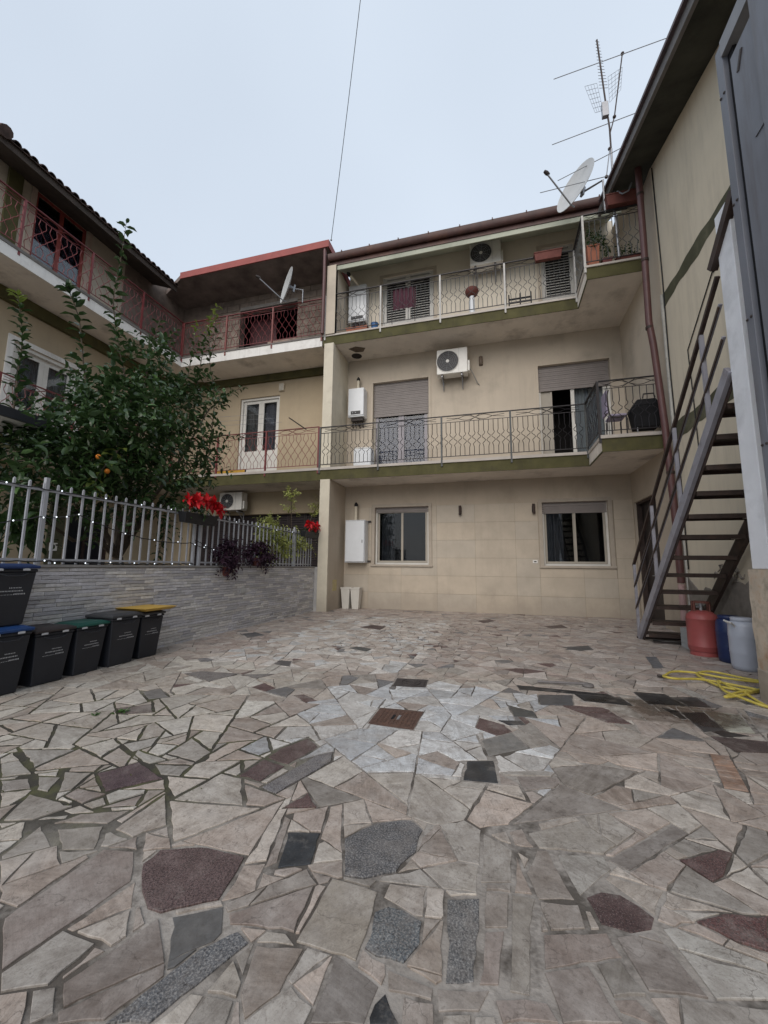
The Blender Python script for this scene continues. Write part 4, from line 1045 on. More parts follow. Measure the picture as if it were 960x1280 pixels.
# ground floor dark lattice shutters
gl = MB(); SB.box(gl, NG[0], NG[1], -.3, -.25, 0, NG[3]); gd = part('dark_shutter_doors', gl, darkslat, B)
for k in range(8):
    x0 = NG[0]+k*(NG[1]-NG[0])/8
    mb = MB(); SB.box(mb, x0+.01, x0+.05, -.249, -.19, .02, NG[3]-.02); SB.box(mb, x0+.55, x0+.59, -.249, -.19, .02, NG[3]-.02)
    zz = .1
    while zz < NG[3]-.06: SB.box(mb, x0+.051, x0+.549, -.245, -.2, zz, zz+.03); zz += .075
    part('louvred_panel', mb, simple('dark_brown_shutter', (.045, .033, .033), .6), gd)
# slabs: lower one green edged, upper one white edged
for z0, zt, em, yf, tp in ((3.55, 3.84, greenp, 10.12, .07), (7.57, 7.86, whitep, 10.17, .04)):
    o = part('balcony_slab', MB().box(-9.8, -4.73 if z0 < 5 else -4.78, yf, 11.399, z0+.01, zt-.001), soffit, B)
    part('edge_band', MB().box(-9.8, -4.732 if z0 < 5 else -4.782, yf-.022, yf-.001, z0, zt), em, o)
    part('marble_edging', MB().box(-9.84, -4.735 if z0 < 5 else -4.785, yf-.045, 11.39, zt+.001, zt+tp), marble_slab if z0 < 5 else simple('grey_mortar_edge', (.16, .15, .14), .9, var=.2), o)
railing(B, (-9.78, 10.10), (-4.76, 10.10), 3.91, 5.10, railredf, railred, 3, amp=None, lozenge=True, spacing=.115)
railing(B, (-9.75, 10.15), (-4.80, 10.15), 7.9, 9.09, railred, railred, 3, amp=None, lozenge=True, spacing=.115, mpost=railredf)
nr = part('roof', MB().prism([(-9.9, 9.98), (-4.6, 9.98), (-4.6, 15), (-11.5, 15), (-11.5, 10.75)], 10.62, 10.78), rawceil, B)
part('red_fascia', MB().box(-9.9, -4.6, 9.945, 9.978, 10.60, 10.82), redpaint, nr); part('red_fascia', MB().box(-4.598, -4.57, 9.945, 15, 10.60, 10.82), redpaint, nr)
part('downpipe', MB().tube([(-4.72, 10.02, 10.6), (-4.72, 10.04, 9.9), (-4.74, 10.06, 7.9)], .05, 10), pipem, B, smooth=50)

# ================================================================== left building seen along its front
C = thing('apartment_building', 'left hand ochre house seen at a slant with tiled eave and long red balcony', 'building', (-11, 8, 0))
SC = Side('X+', -11.0)
LU = (6.35, 7.68, 8.0, 10.62); LM = (6.3, 7.88, 3.95, 6.47); LG = (8.0, 9.3, 0, 2.7)
wall_with_holes(SC, 'ground_floor_wall', nbrp, C, 4.6, 11.405, -.05, 3.898, [LG])
wall_with_holes(SC, 'middle_floor_wall', nbrp, C, 4.6, 11.405, 3.9, 7.898, [LM])
wall_with_holes(SC, 'top_floor_wall', simple('pale_grey_beige_plaster', (.46, .41, .33), .9, var=.08, nscale=1.5, bmp=.3, bscale=40, spec=.1, stain=(.25, .22, .18), stain_amt=.4), C, 4.6, 8.9, 7.9, 10.95, [LU])
wall_with_holes(SC, 'raw_top_wall', rawwall, C, 8.9, 11.405, 7.9, 10.95, [])
mb = MB(); SC.box(mb, 5.72, 6.02, .001, .06, 7.95, 10.75); part('green_pilaster', mb, greenp, C)
mb = MB(); SC.box(mb, 4.6, 11.1, .001, .11, 7.3, 7.595); part('dark_cornice', mb, greenp, C)
o = part('balcony_slab', MB().box(-10.999, -9.78, 3.6, 11.28, 7.61, 7.86), soffit, C)
part('edge_band', MB().box(-9.779, -9.757, 3.6, 10.14, 7.59, 7.86), whitep, o); part('edge_mortar', MB().box(-10.9, -9.74, 3.6, 10.12, 7.861, 7.93), simple('grey_mortar_edge', (.16, .15, .14)), o)
o = part('balcony_slab', MB().box(-10.999, -9.78, 3.6, 11.28, 3.57, 3.83), soffit, C)
part('edge_band', MB().box(-9.779, -9.757, 3.6, 10.09, 3.55, 3.83), greenp, o); part('marble_edging', MB().box(-10.9, -9.73, 3.6, 10.05, 3.831, 3.9), marble_slab, o)
railing(C, (-9.77, 3.9), (-9.77, 10.12), 7.93, 9.1, railred, railred, 4, amp=None, lozenge=True, spacing=.118)
railing(C, (-9.77, 3.9), (-9.77, 10.07), 3.9, 5.1, railredf, railred, 4, amp=None, lozenge=True, spacing=.118)
# upper red framed window
wu = frame(SC, C, LU[0], LU[1], LU[2], LU[3], simple('red_window_frame', (.26, .055, .045), .5, var=.15), .09, -.22, -.06, bottom=False); rename(wu, 'red_framed_window')
mid = (LU[0]+LU[1])/2
mb = MB(); SC.box(mb, mid-.05, mid+.05, -.2, -.05, LU[2], LU[3]-.09); part('mullion', mb, MATS['red_window_frame'], wu)
for a0, a1 in ((LU[0]+.09, mid-.05), (mid+.05, LU[1]-.09)):
    mb = MB(); SC.box(mb, a0, a1, -.075, -.067, LU[2], LU[3]-.1); part('pane', mb, glass, wu)
    curtain(SC, wu, a0, a1, LU[2], LU[3]-.28, m=lavender, d=-.11)  # curtain's mauve mostly stands in for the reflection on the panes
mb = MB(); SC.box(mb, LU[0]-.12, LU[1]+.12, .002, .03, LU[3], LU[3]+.07); SC.box(mb, LU[0]-.12, LU[0], .002, .03, LU[2], LU[3]); SC.box(mb, LU[1], LU[1]+.12, .002, .03, LU[2], LU[3]); part('window_surround', mb, simple('pinkish_surround', (.42, .33, .27), .8), wu)
room(SC, wu, LU[0], LU[1], 8.0, 10.5)
# middle white window with curtains
wm = frame(SC, C, LM[0], LM[1], LM[2], LM[3], pvcw, .09, -.2, -.03, bottom=False); rename(wm, 'white_french_door')
mid = (LM[0]+LM[1])/2
for a0, a1 in ((LM[0]+.095, mid-.002), (mid+.002, LM[1]-.095)):
    sash(SC, wm, a0, a1, 4.0, LM[3]-.095, pvcw, .11, -.17, -.12, bottom=.95); curtain(SC, wm, a0+.08, a1-.08, 4.6, 6.4, m=simple('pale_blue_net_curtain', (.28, .31, .31), .9), d=-.24)
mb = MB(); SC.box(mb, LM[0]-.13, LM[1]+.13, .002, .03, LM[3]+.001, LM[3]+.12); SC.box(mb, LM[0]-.13, LM[0]-.001, .002, .03, LM[2], LM[3]); SC.box(mb, LM[1]+.001, LM[1]+.13, .002, .03, LM[2], LM[3]); part('window_surround', mb, whitep, wm)
room(SC, wm, LM[0], LM[1], 3.95, 6.5)
mb = MB(); SC.box(mb, LG[0], LG[1], -.26, -.2, 0, LG[3]); dk = part('dark_door', mb, simple('blue_black_door', (.012, .015, .022), .4), C)
mb = MB(); SC.box(mb, LG[0], LG[0]+.06, -.199, -.1, 0, LG[3]); SC.box(mb, LG[1]-.06, LG[1], -.199, -.1, 0, LG[3]); SC.box(mb, (LG[0]+LG[1])/2-.03, (LG[0]+LG[1])/2+.03, -.199, -.14, 0, LG[3]); part('door_frame', mb, rustdark, dk)
mb = MB(); SC.box(mb, 7.55, 7.95, .001, .03, 0, 2.75); part('olive_door_trim', mb, greenband, C)
mb = MB(); SC.box(mb, 7.62, 7.80, .031, .06, 1.52, 1.72); mt = part('socket_box', mb, whitep, C); mb = MB(); SC.box(mb, 7.68, 7.74, .0605, .066, 1.58, 1.66); part('socket_face', mb, blackm, mt)
# eave with round tiles
ev = MB(); ev.add([(-10.02,4.95,10.22),(-10.02,9.95,10.22),(-11.05,9.95,10.62),(-11.05,4.95,10.62),(-10.02,4.95,10.27),(-10.02,9.95,10.27),(-11.05,9.95,10.67),(-11.05,4.95,10.67)], [(0,1,2,3),(7,6,5,4),(0,4,5,1),(1,5,6,2),(2,6,7,3),(3,7,4,0)])
rl = part('roof', ev, woodd, C, fix=True)
part('eave_board', MB().box(-10.02, -9.985, 4.95, 9.95, 10.13, 10.30), woodd, rl)
tm = MB(); n = 6; vs = []
for (x, z) in ((0, 0), (-.42, .165)):
    for rr in (.085, .068):
        for i in range(n+1):
            t = pi*i/n; vs.append((x, -rr*cos(t), z+rr*sin(t)))
F1 = []
k = n+1
for i in range(n): F1 += [(i, i+1, 2*k+i+1, 2*k+i), (k+i, 3*k+i, 3*k+i+1, k+i+1), (i, k+i, k+i+1, i+1)]
tm.add(vs, F1); tme = mesh_of('roof_tile', tm, rooftile, smooth=50)
y = 5.05
while y < 9.95:
    for r_ in range(4):
        inst('roof_tile', tme, rl, (-9.90-r_*.36+ru(-.012, .012), y+ru(-.01, .01), 10.30+r_*.142+ru(-.006, .006)), rot=(0, 0, ru(-.03, .03)))
    y += .185
dk_ = MB(); dk_.add([(-9.93,4.98,10.285),(-9.93,9.95,10.285),(-12.6,9.95,11.34),(-12.6,4.98,11.34),(-9.93,4.98,10.305),(-9.93,9.95,10.305),(-12.6,9.95,11.36),(-12.6,4.98,11.36)], [(0,1,2,3),(7,6,5,4),(0,4,5,1),(1,5,6,2),(2,6,7,3),(3,7,4,0)]); part('roof_deck', dk_, rooftile, rl, fix=True)
rg = MB(); rg.tube([(-9.86, 5.0, 10.34), (-12.4, 4.98, 11.4)], .13, 10); part('verge_tiles', rg, rooftile, rl, smooth=50)
part('gable_wall', MB().box(-14, -11.29, 4.6, 4.9, 0, 10.9), nbrp, C)

# ================================================================== cream building on the right
D = thing('side_building', 'tall cream plastered side wall with faded green bands and a dark sloping eave', 'building', (3.3, 5, 0))
zt = lambda y: 9.5+.286*(y-8.61)
mb = MB(); ys = [0, 8.615]
vs = [(3.3, 0, -.05), (3.3, 8.615, -.05), (3.3, 8.615, zt(8.615)), (3.3, 0, zt(0)), (3.6, 0, -.05), (3.6, 8.615, -.05), (3.6, 8.615, zt(8.615)), (3.6, 0, zt(0))]
mb.add(vs, [(0,1,2,3),(7,6,5,4),(0,4,5,1),(1,5,6,2),(2,6,7,3),(3,7,4,0)]); part('wall', mb, yellowp, D, fix=True)
def wavy_band(z0, z1, ya, yb_, ph):
    m_ = MB(); n = 60; vs = []
    for i in range(n+1):
        y = ya+(yb_-ya)*i/n
        vs += [(3.296, y, z0+.022*sin(y*5+ph)+.014*sin(y*13+ph)), (3.296, y, z1+.022*sin(y*4.3+ph+2)+.012*sin(y*11)), (3.299, y, z0+.022*sin(y*5+ph)+.014*sin(y*13+ph)), (3.299, y, z1+.022*sin(y*4.3+ph+2)+.012*sin(y*11))]
    fs = []
    for i in range(n): a = 4*i; fs += [(a, a+4, a+5, a+1), (a, a+2, a+6, a+4), (a+1, a+5, a+7, a+3)]
    m_.add(vs, fs); part('green_band', m_, greenband, D)
wavy_band(6.32, 6.58, .5, 8.61, 0); wavy_band(3.62, 3.92, .5, 8.61, 1.3)
# stained rough base course
m_ = MB(); n = 50; vs = []
for i in range(n+1):
    y = .5+8.1*i/n; z = .95+.12*sin(y*3)+.07*sin(y*9)+.04*sin(y*23); vs += [(3.290, y, -.04), (3.290, y, z), (3.299, y, z+.01)]
m_.add(vs, [f for i in range(n) for f in ((3*i, 3*i+3, 3*i+4, 3*i+1), (3*i+1, 3*i+4, 3*i+5, 3*i+2))]); part('worn_base_render', m_, concrete, D)
m_ = MB()
for k in range(7):
    y, z = 7.1+ru(-.75, .75), 1.12+ru(-.12, .12); pts = []
    c_ = [(3.294, y+.05*ru(-1, 1)+.05*i*cos(k*2.1), z+.06*sin(k+i*1.1)) for i in range(5)]; m_.tube(c_, [.004, .016, .02, .012, .003], 4)
part('exposed_dark_patch', m_, concrete, D)
ea = lambda x, y, dz: (x, y, zt(y)+dz)
m_ = MB(); m_.add([ea(2.72,0,.04), ea(2.72,10.12,.04), ea(3.62,10.12,.04), ea(3.62,0,.04), ea(2.72,0,.10), ea(2.72,10.12,.10), ea(3.62,10.12,.10), ea(3.62,0,.10)], [(0,1,2,3),(7,6,5,4),(0,4,5,1),(1,5,6,2),(2,6,7,3),(3,7,4,0)])
er = part('eave', m_, sooty, D, fix=True)
m_ = MB(); m_.add([ea(2.66,0,.0), ea(2.66,10.12,.0), ea(2.719,10.12,.0), ea(2.719,0,.0), ea(2.66,0,.17), ea(2.66,10.12,.17), ea(2.719,10.12,.17), ea(2.719,0,.17)], [(0,1,2,3),(7,6,5,4),(0,4,5,1),(1,5,6,2),(2,6,7,3),(3,7,4,0)]); part('fascia', m_, greyfascia, er, fix=True)
m_ = MB(); m_.add([ea(2.60,0,.175), ea(2.60,9.8,.175), ea(8,9.8,1.9), ea(8,0,1.9), ea(2.60,0,.23), ea(2.60,9.8,.23), ea(8,9.8,1.96), ea(8,0,1.96)], [(0,1,2,3),(7,6,5,4),(0,4,5,1),(1,5,6,2),(2,6,7,3),(3,7,4,0)]); part('roof_sheet', m_, gutterm, er, fix=True)
m_ = MB(); m_.tube([(2.78, 9.0, 9.5), (2.86, 8.95, 9.36), (2.97, 8.9, 9.36), (3.02, 8.85, 9.5)], .016, 8); part('cable_loop', m_, steelg, D)
m_ = MB(); m_.tube([(3.28, 8.50, 9.4), (3.285, 8.47, 7.0), (3.28, 8.49, 5.2), (3.285, 8.46, 3.2), (3.28, 8.47, 1.2)], .012, 5); part('wall_cable', m_, cablem, D)
m_ = MB(); m_.tube([(3.287, 6.75, 5.73), (3.287, 7.75, 4.98), (3.288, 7.72, 4.2), (3.287, 7.7, 3.2)], .009, 5); m_.box(3.28, 3.299, 6.68, 6.76, 5.70, 5.78); part('wall_cable', m_, cablem, D)

# ================================================================== garden wall with split stone strips, iron fence
WX = -4.75
W = thing('garden_wall', 'low garden wall clad in thin grey split stone strips beneath the iron fence', 'wall', (WX, 6, 0))
part('wall_end', MB().box(WX-.2, -4.667, 10.071, 10.12, -.05, 1.17), simple('grey_end_stone', (.42, .41, .40), .8, var=.15, bmp=.6), W)
wc = part('wall_core', MB().box(WX-.2, WX-.012, .6, 10.07, -.05, 1.155), grout, W)
part('coping', MB().box(WX-.22, WX+.012, .6, 10.06, 1.156, 1.185), simple('grey_coping', (.24, .23, .22), .8, var=.15), W)
stm, nt, b = mk('split_stone_strip')
at = nt.nodes.new('ShaderNodeAttribute'); at.attribute_name = 'col'
c = mixc(nt, ramp(nt, noise(nt, 22, detail=5), .35, .7, 0, .35), at.outputs['Color'], (.24, .23, .24))
nt.links.new(c, b.inputs['Base Color']); b.inputs['Roughness'].default_value = .75
bump(nt, b, noise(nt, 45, detail=4, rough=.7), .9, .012)
def strip_geo(y0, y1, z0, z1, r):
    p = r.uniform(.002, .014); q = r.uniform(.002, .014); m_ = (y0+y1)/2+r.uniform(-.03, .03)
    x = WX-.011
    vs = [(x, y0, z0), (x, y1, z0), (x, y1, z1), (x, y0, z1), (x+p, y0+.002, z0+.003), (x+q, y1-.002, z0+.003), (x+q, y1-.002, z1-.003), (x+p, y0+.002, z1-.003), (x+max(p, q)+.003, m_, z0+.006), (x+max(p, q)+.004, m_, z1-.006)]
    return vs, [(4, 8, 9, 7), (8, 5, 6, 9), (0, 1, 5, 8, 4), (3, 7, 9, 6, 2), (0, 4, 7, 3), (1, 2, 6, 5)]
rs_ = random.Random(5); strips = []; z = -.01; row = 0
while z < 1.15:
    h = .043; y = .62-rs_.uniform(0, .3)
    while y < 10.05:
        L = rs_.choice([.16, .22, .3, .36, .42]); y1 = min(y+L, 10.06)
        if y1-max(y, .62) > .04: strips.append((max(y, .62), y1-.002, max(z, -.04), min(z+h-.002, 1.155)))
        y = y1
    z += h; row += 1
scr = []
for s_ in strips:
    c1, c2 = Vector((WX, s_[0], s_[3])), Vector((WX, s_[1], s_[2])); vis = 0
    q = []
    for p in (c1, c2):
        d = p-Vector((0, 0, EYE)); w_ = d.dot(_F); q.append((480+FPX*d.dot(RR)/w_, 640-FPX*d.dot(UU)/w_))
    A_ = abs((q[0][0]-q[1][0])*(q[0][1]-q[1][1])) if q[1][0] > 0 else 0
    scr.append((A_, s_))
scr.sort(key=lambda t: -t[0])
bv, bf, bc = [], [], []
for k, (A_, s_) in enumerate(scr):
    vs, fs = strip_geo(*s_, rs_); g_ = rs_.uniform(.75, 1.2); cc = tuple(v*g_ for v in rs_.choice([(.58,.565,.57), (.53,.52,.545), (.61,.585,.56), (.50,.49,.51), (.64,.62,.595)]))
    if k < 298:
        og = ((s_[0]+s_[1])/2, s_[2])
        me = bpy.data.meshes.new('stone_strip'); me.from_pydata([(v[0]-WX, v[1]-og[0], v[2]-og[1]) for v in vs], [], fs); me.materials.append(stm)
        at_ = me.attributes.new('col', 'FLOAT_COLOR', 'FACE'); at_.data.foreach_set('color', [x for _ in fs for x in (*cc, 1)])
        o = bpy.data.objects.new('stone_strip', me); link(o, W); o.location = (0, og[0]-6, og[1])
    else:
        n0 = len(bv); bv += vs; bf += [tuple(i+n0 for i in f) for f in fs]; bc += [cc]*len(fs)
me = bpy.data.meshes.new('stone_strips'); me.from_pydata([(v[0]-WX, v[1]-6, v[2]) for v in bv], [], bf); me.materials.append(stm)
at_ = me.attributes.new('col', 'FLOAT_COLOR', 'FACE'); at_.data.foreach_set('color', [x for c_ in bc for x in (*c_, 1)])
o = bpy.data.objects.new('stone_strips', me); link(o, W); o['kind'] = 'stuff'
for u, v in ((304, 738), (381, 733)):
    p = onX(u, v, WX+.01); part('socket_plate', MB().box(WX+.004, WX+.022, p.y-.09, p.y+.09, p.z-.045, p.z+.045), simple('grey_socket_plate', (.45, .45, .44), .5), W, bev=.003)

def fence(y0, y1, label, spacing, lean=0, big=(), x=WX-.09):
    t = thing('iron_fence', label, 'fence', (x, (y0+y1)/2, 1.18), 'grey iron fence lengths on the garden wall')
    part('top_rail', MB().box(x-.012, x+.012, y0, y1, 1.995, 2.025), fencem, t); part('bottom_rail', MB().box(x-.012, x+.012, y0, y1, 1.225, 1.25), fencem, t)
    me = mesh_of('picket', MB().box(-.010, .010, -.010, .010, 0, .89).frustum((-.010,.010,-.010,.010), .8905, (-.002,.002,-.002,.002), .905), fencem)
    pm = mesh_of('fence_post', MB().box(-.020, .020, -.020, .020, -.03, .96), fencem)
    y = y0+.02
    while y < y1:
        inst('picket', me, t, (x+.0255*0, y, 1.19)); y += spacing
    for b_ in big: inst('fence_post', pm, t, (x, b_, 1.19))
    return t
fence(1.0, 5.58, 'nearer length of grey iron picket fence wound with fairy lights', .148, big=(3.26, 5.6))
fence(5.75, 10.02, 'farther length of grey iron picket fence with purple and variegated plants', .146, big=(5.74, 9.05))
# thin wire panel between the last post and the pillar is carried by the fence; fairy lights
fl = thing('fairy_lights', 'dark cable of white fairy lights looped along the iron fence', 'fairy lights', (WX-.06, 4, 1.25))
def cat(y0, y1, z0, z1, sag, n=20): return [(WX-.06+.01*sin(i*1.7), y0+(y1-y0)*i/n, z0+(z1-z0)*i/n-sag*4*(i/n)*(1-i/n)+.006*sin(i*2.3)) for i in range(n+1)]
runs = [cat(1.6, 3.2, 1.63, 1.70, .12), cat(3.2, 3.62, 1.70, 1.78, .02), cat(3.62, 5.5, 1.78, 1.55, .1), cat(5.5, 6.4, 1.55, 1.5, .05), cat(1.6, 3.3, 1.21, 1.22, .0), cat(3.3, 5.6, 1.225, 1.215, .02, 40), cat(1.6, 5.5, 2.03, 2.04, .02, 50), cat(5.7, 9.9, 2.04, 2.02, .03, 40), cat(5.6, 8, 1.6, 1.4, .15)]
bpos = []
for k, r_ in enumerate(runs):
    part('light_cable', MB().tube(r_, .006 if k != 5 else .009, 4, cap=False), cablem, fl)
    st = 5 if k in (0, 2, 3, 8) else 7 if k > 5 else 6
    bpos += r_[2::st]
bme = mesh_of('bulb', MB().lathe((0,0,0), [(.001,-.009), (.007,-.003), (.007,.004), (.001,.010)], 6), bulbm)
for i, p in enumerate(bpos[:52]): inst('bulb', bme, fl, (p[0]+.014, p[1], p[2]+ru(-.012, .012)))

# ================================================================== bins along the wall
def bin_(label, x, y, z, w, d, h, rz, lid, lidoff=0, lean=0, group='charcoal waste bins by the garden wall', open_=False):
    """tapered caddy: front faces +x (local), w along y"""
    w *= .92; d *= .90; h *= .93; z *= .93
    t = thing('waste_bin', label, 'bin', (x, y, z), group)
    mb = MB(); bw, bd = w*.40, d*.38; tw, td = w*.5, d*.5
    mb.frustum((-bd, bd, -bw, bw), .0, (-td, td, -tw, tw), h*.86)
    mb.box(-td-.008, td+.008, -tw-.008, tw+.008, h*.8605, h*.91)
    def P_(name, m_, mt, par, bev=0):
        me = mesh_of(name, m_, mt); o = bpy.data.objects.new(name, me); link(o, par); WL[o.name] = (x, y, z)
        if bev: q = o.modifiers.new('bevel', 'BEVEL'); q.width = bev; q.segments = 3; q.limit_method = 'ANGLE'
        return o
    body = P_('body', mb, binblack, t, .012)
    l = MB(); l.box(-td-.02, td+.02, -tw-.02, tw+.02, h*.915, h*.965); l.frustum((-td-.01, td+.01, -tw-.01, tw+.01), h*.9655, (-td+.04, td-.04, -tw+.04, tw-.04), h)
    lo = P_('lid', l, lid, t, .01); lo.location.z = lidoff
    for yy in (-.12, .1):
        c_ = MB(); c_.box(td+.009, td+.014, yy*w/.4-.03, yy*w/.4+.03, h*.885, h*.935); c_.box(td+.0145, td+.017, yy*w/.4-.018, yy*w/.4+.018, h*.90, h*.92); P_('white_sticker', c_, printm, body)
    # three short lines of worn lettering printed on the sloping front
    pr = MB()
    for k, (a0, a1, hh) in enumerate(((-.01, .085, .008), (-.075, .105, .010), (-.10, .03, .004), (.035, .125, .012))):
        zz = h*(.60-(k if k < 3 else 2)*.052); yy = a0*w/.4
        while yy < a1*w/.4:
            L = ru(.006, .011); xx = bd+(td-bd)*zz/(h*.86)+.0015
            pr.add([(xx, yy, zz), (xx, yy+L*.7, zz), (xx+(td-bd)*hh/(h*.86), yy+L*.7, zz+hh), (xx+(td-bd)*hh/(h*.86), yy, zz+hh)], [(0, 1, 2, 3)]); yy += L+.004
    P_('worn_print', pr, printm, body)['kind'] = 'stuff'
    hd = MB(); hd.tube([(td+.01, -tw*.6, h*.84), (td+.03, -tw*.3, h*.80), (td+.03, tw*.3, h*.80), (td+.01, tw*.6, h*.84)], .006, 6); P_('handle', hd, binblack, body)
    t.rotation_euler = (0, lean, rz); return t
bx = -4.55
bin_('charcoal bin with brown black lid standing beside the green lidded one', bx, 3.20, 0, .40, .40, .60, .0, lidbrown)
bin_('charcoal bin with the green lid, second of the row', bx, 3.60, 0, .40, .38, .60, .05, lidgreen)
bin_('tallest charcoal bin with grey black lid, right of the green lidded one', bx, 4.02, 0, .44, .42, .66, .02, lidgrey)
yb_ = bin_('charcoal bin at the right end with a yellow lid lying on top', bx-.02, 4.45, 0, .37, .40, .64, -.04, lidgrey, lean=.0)
bin_('charcoal bin with bright blue lid at the bottom of the left stack', bx+.03, 2.76, 0, .40, .42, .66, .0, lidblue)
bin_('charcoal bin with dark blue lid stacked on top of the blue lidded bin', bx+.01, 2.74, .665, .44, .42, .62, .0, simple('navy_lid_plastic', (.012, .03, .10), .4, bmp=.05))
yl = thing('loose_lid', 'upturned yellow bin lid with a pale sheet lying on the end bin', 'lid', (bx, 4.45, .60))
mb = MB(); mb.frustum((bx-.20, bx+.24, 4.24, 4.66), .602, (bx-.25, bx+.29, 4.18, 4.72), .64); part('lid_shell', mb, yellowpl, yl, bev=.008)
mb = MB(); mb.box(bx-.24, bx-.22, 4.33, 4.57, .6405, .74); part('pale_sheet', mb, simple('pale_yellow_card', (.55, .54, .40), .7), yl)

# ================================================================== planters at the pillar, yellow mark
for k, (u, lab) in enumerate(((435, 'left one of two tall tapered white planters beside the pillar'), (449, 'right one of two tall tapered white planters beside the pillar'))):
    x = -4.19+k*.29; t = thing('planter', lab, 'planter', (x, 11.08, 0), 'white planters by the pillar')
    mb = MB(); mb.frustum((x-.095, x+.095, 10.98, 11.17), 0, (x-.135, x+.135, 10.94, 11.21), .56); part('pot_body', mb, simple('white_planter_resin', (.62, .60, .55), .5, var=.05, bmp=.05), t, bev=.008)
    mb = MB(); mb.box(x-.143, x+.143, 10.93, 10.955, .5605, .60); mb.box(x-.143, x+.143, 11.195, 11.22, .5605, .60); mb.box(x-.143, x-.12, 10.9555, 11.1945, .5605, .60); mb.box(x+.12, x+.143, 10.9555, 11.1945, .5605, .60); part('pot_rim', mb, MATS['white_planter_resin'], t)
    part('soil', MB().box(x-.119, x+.119, 10.956, 11.194, .561, .575), gm, t)
part('yellow_paint_mark', MB().box(-4.379, -4.376, 10.45, 10.75, .52, .82), simple('faint_yellow_paint', (.50, .43, .22), .85, var=.15, nscale=10, stain=(.5, .42, .33), stain_amt=.8, stain_scale=9), A)

# ================================================================== wall mounted equipment
def boiler(label, x0, x1, yb, yf, z0, z1, panel=True, flue=None, cat='boiler'):
    t = thing('wall_boiler' if panel else 'meter_cabinet', label, cat, ((x0+x1)/2, yb, z0))
    body = part('casing', MB().box(x0, x1, yf+.012, yb-.002, z0, z1), enamel, t, bev=.012)
    if panel:
        part('front_cover', MB().box(x0+.006, x1-.006, yf-.012, yf+.0115, z0+.04, z1-.006), enamel, body, bev=.008)
        part('control_panel', MB().box(x0+.10, x1-.10, yf-.02, yf-.0125, z0+.07, z0+.17), acdark, body)
        kn = MB()
        for k in (0, 1): kn.lathe((x0+.16+k*.09, yf-.021, z0+.12), [(.018, -.012), (.018, 0)], 10, 'y')
        part('knobs', kn, steelg, body)
        pm = MB()
        for k in range(5):
            xx = x0+.1+k*(x1-x0-.2)/4; pm.tube([(xx, (yf+yb)/2, z0), (xx+.01, (yf+yb)/2, z0-.12), (xx+.03*(k % 3-1), yb-.05, z0-.22-.03*(k % 2)), (xx+.03*(k % 3-1), yb, z0-.24)], .012 if k % 2 else .016, 6)
        pm.box(x0+.08, x1-.05, yb-.25, yb-.1, z0-.10, z0-.002)
        part('pipework', pm, castdark, t)
    else:
        part('door', MB().box(x0+.02, x1-.02, yf-.012, yf+.0115, z0+.03, z1-.03), enamel, body, bev=.006)
        part('door_gap', MB().box(x0+.012, x1-.012, yf+.004, yf+.0118, z0+.02, z1-.02), simple('grey_gasket', (.12, .12, .13), .7), body)
        part('latch', MB().box(x1-.09, x1-.065, yf-.02, yf-.0125, (z0+z1)/2-.05, (z0+z1)/2+.04), steelg, body)
        br = MB()
        for zz in (z0+.02, z1-.05): br.box(x1+.001, x1+.09, yb-.05, yb-.004, zz, zz+.05); 
        part('bracket', br, castdark, body)
    if flue:
        (fx, fy, fz), (gx, gy, gz) = flue; d = (Vector((gx,gy,gz))-Vector((fx,fy,fz))).normalized()
        part('flue', MB().tube([(fx,fy,fz), (gx,gy,gz)], .045, 12), creamp, t, smooth=50)
        e_ = Vector((gx,gy,gz)); part('flue_cap', MB().tube([e_, e_+d*.06, e_+d*.12], [.055, .055, .02], 12), blackm, t, smooth=50)
    return t
boiler('white boiler with dark control strip hung on the middle storey wall', -4.24, -3.74, YB, 10.98, 5.66, 6.56, True, ((-3.98, 11.12, 6.56), (-3.98, 11.14, 6.86)))
boiler('white boiler on the top storey wall with a slanting flue', -4.30, -3.72, YB, 10.98, 8.75, 9.98, True, ((-3.98, 11.0, 9.98), (-4.12, 10.55, 10.02)))
boiler('large white metal cabinet on the ground floor wall beside the pillar', -4.25, -3.64, YB, 10.98, 1.30, 2.53, False, ((-3.98, 11.15, 2.53), (-3.98, 11.15, 2.95)), 'cabinet')

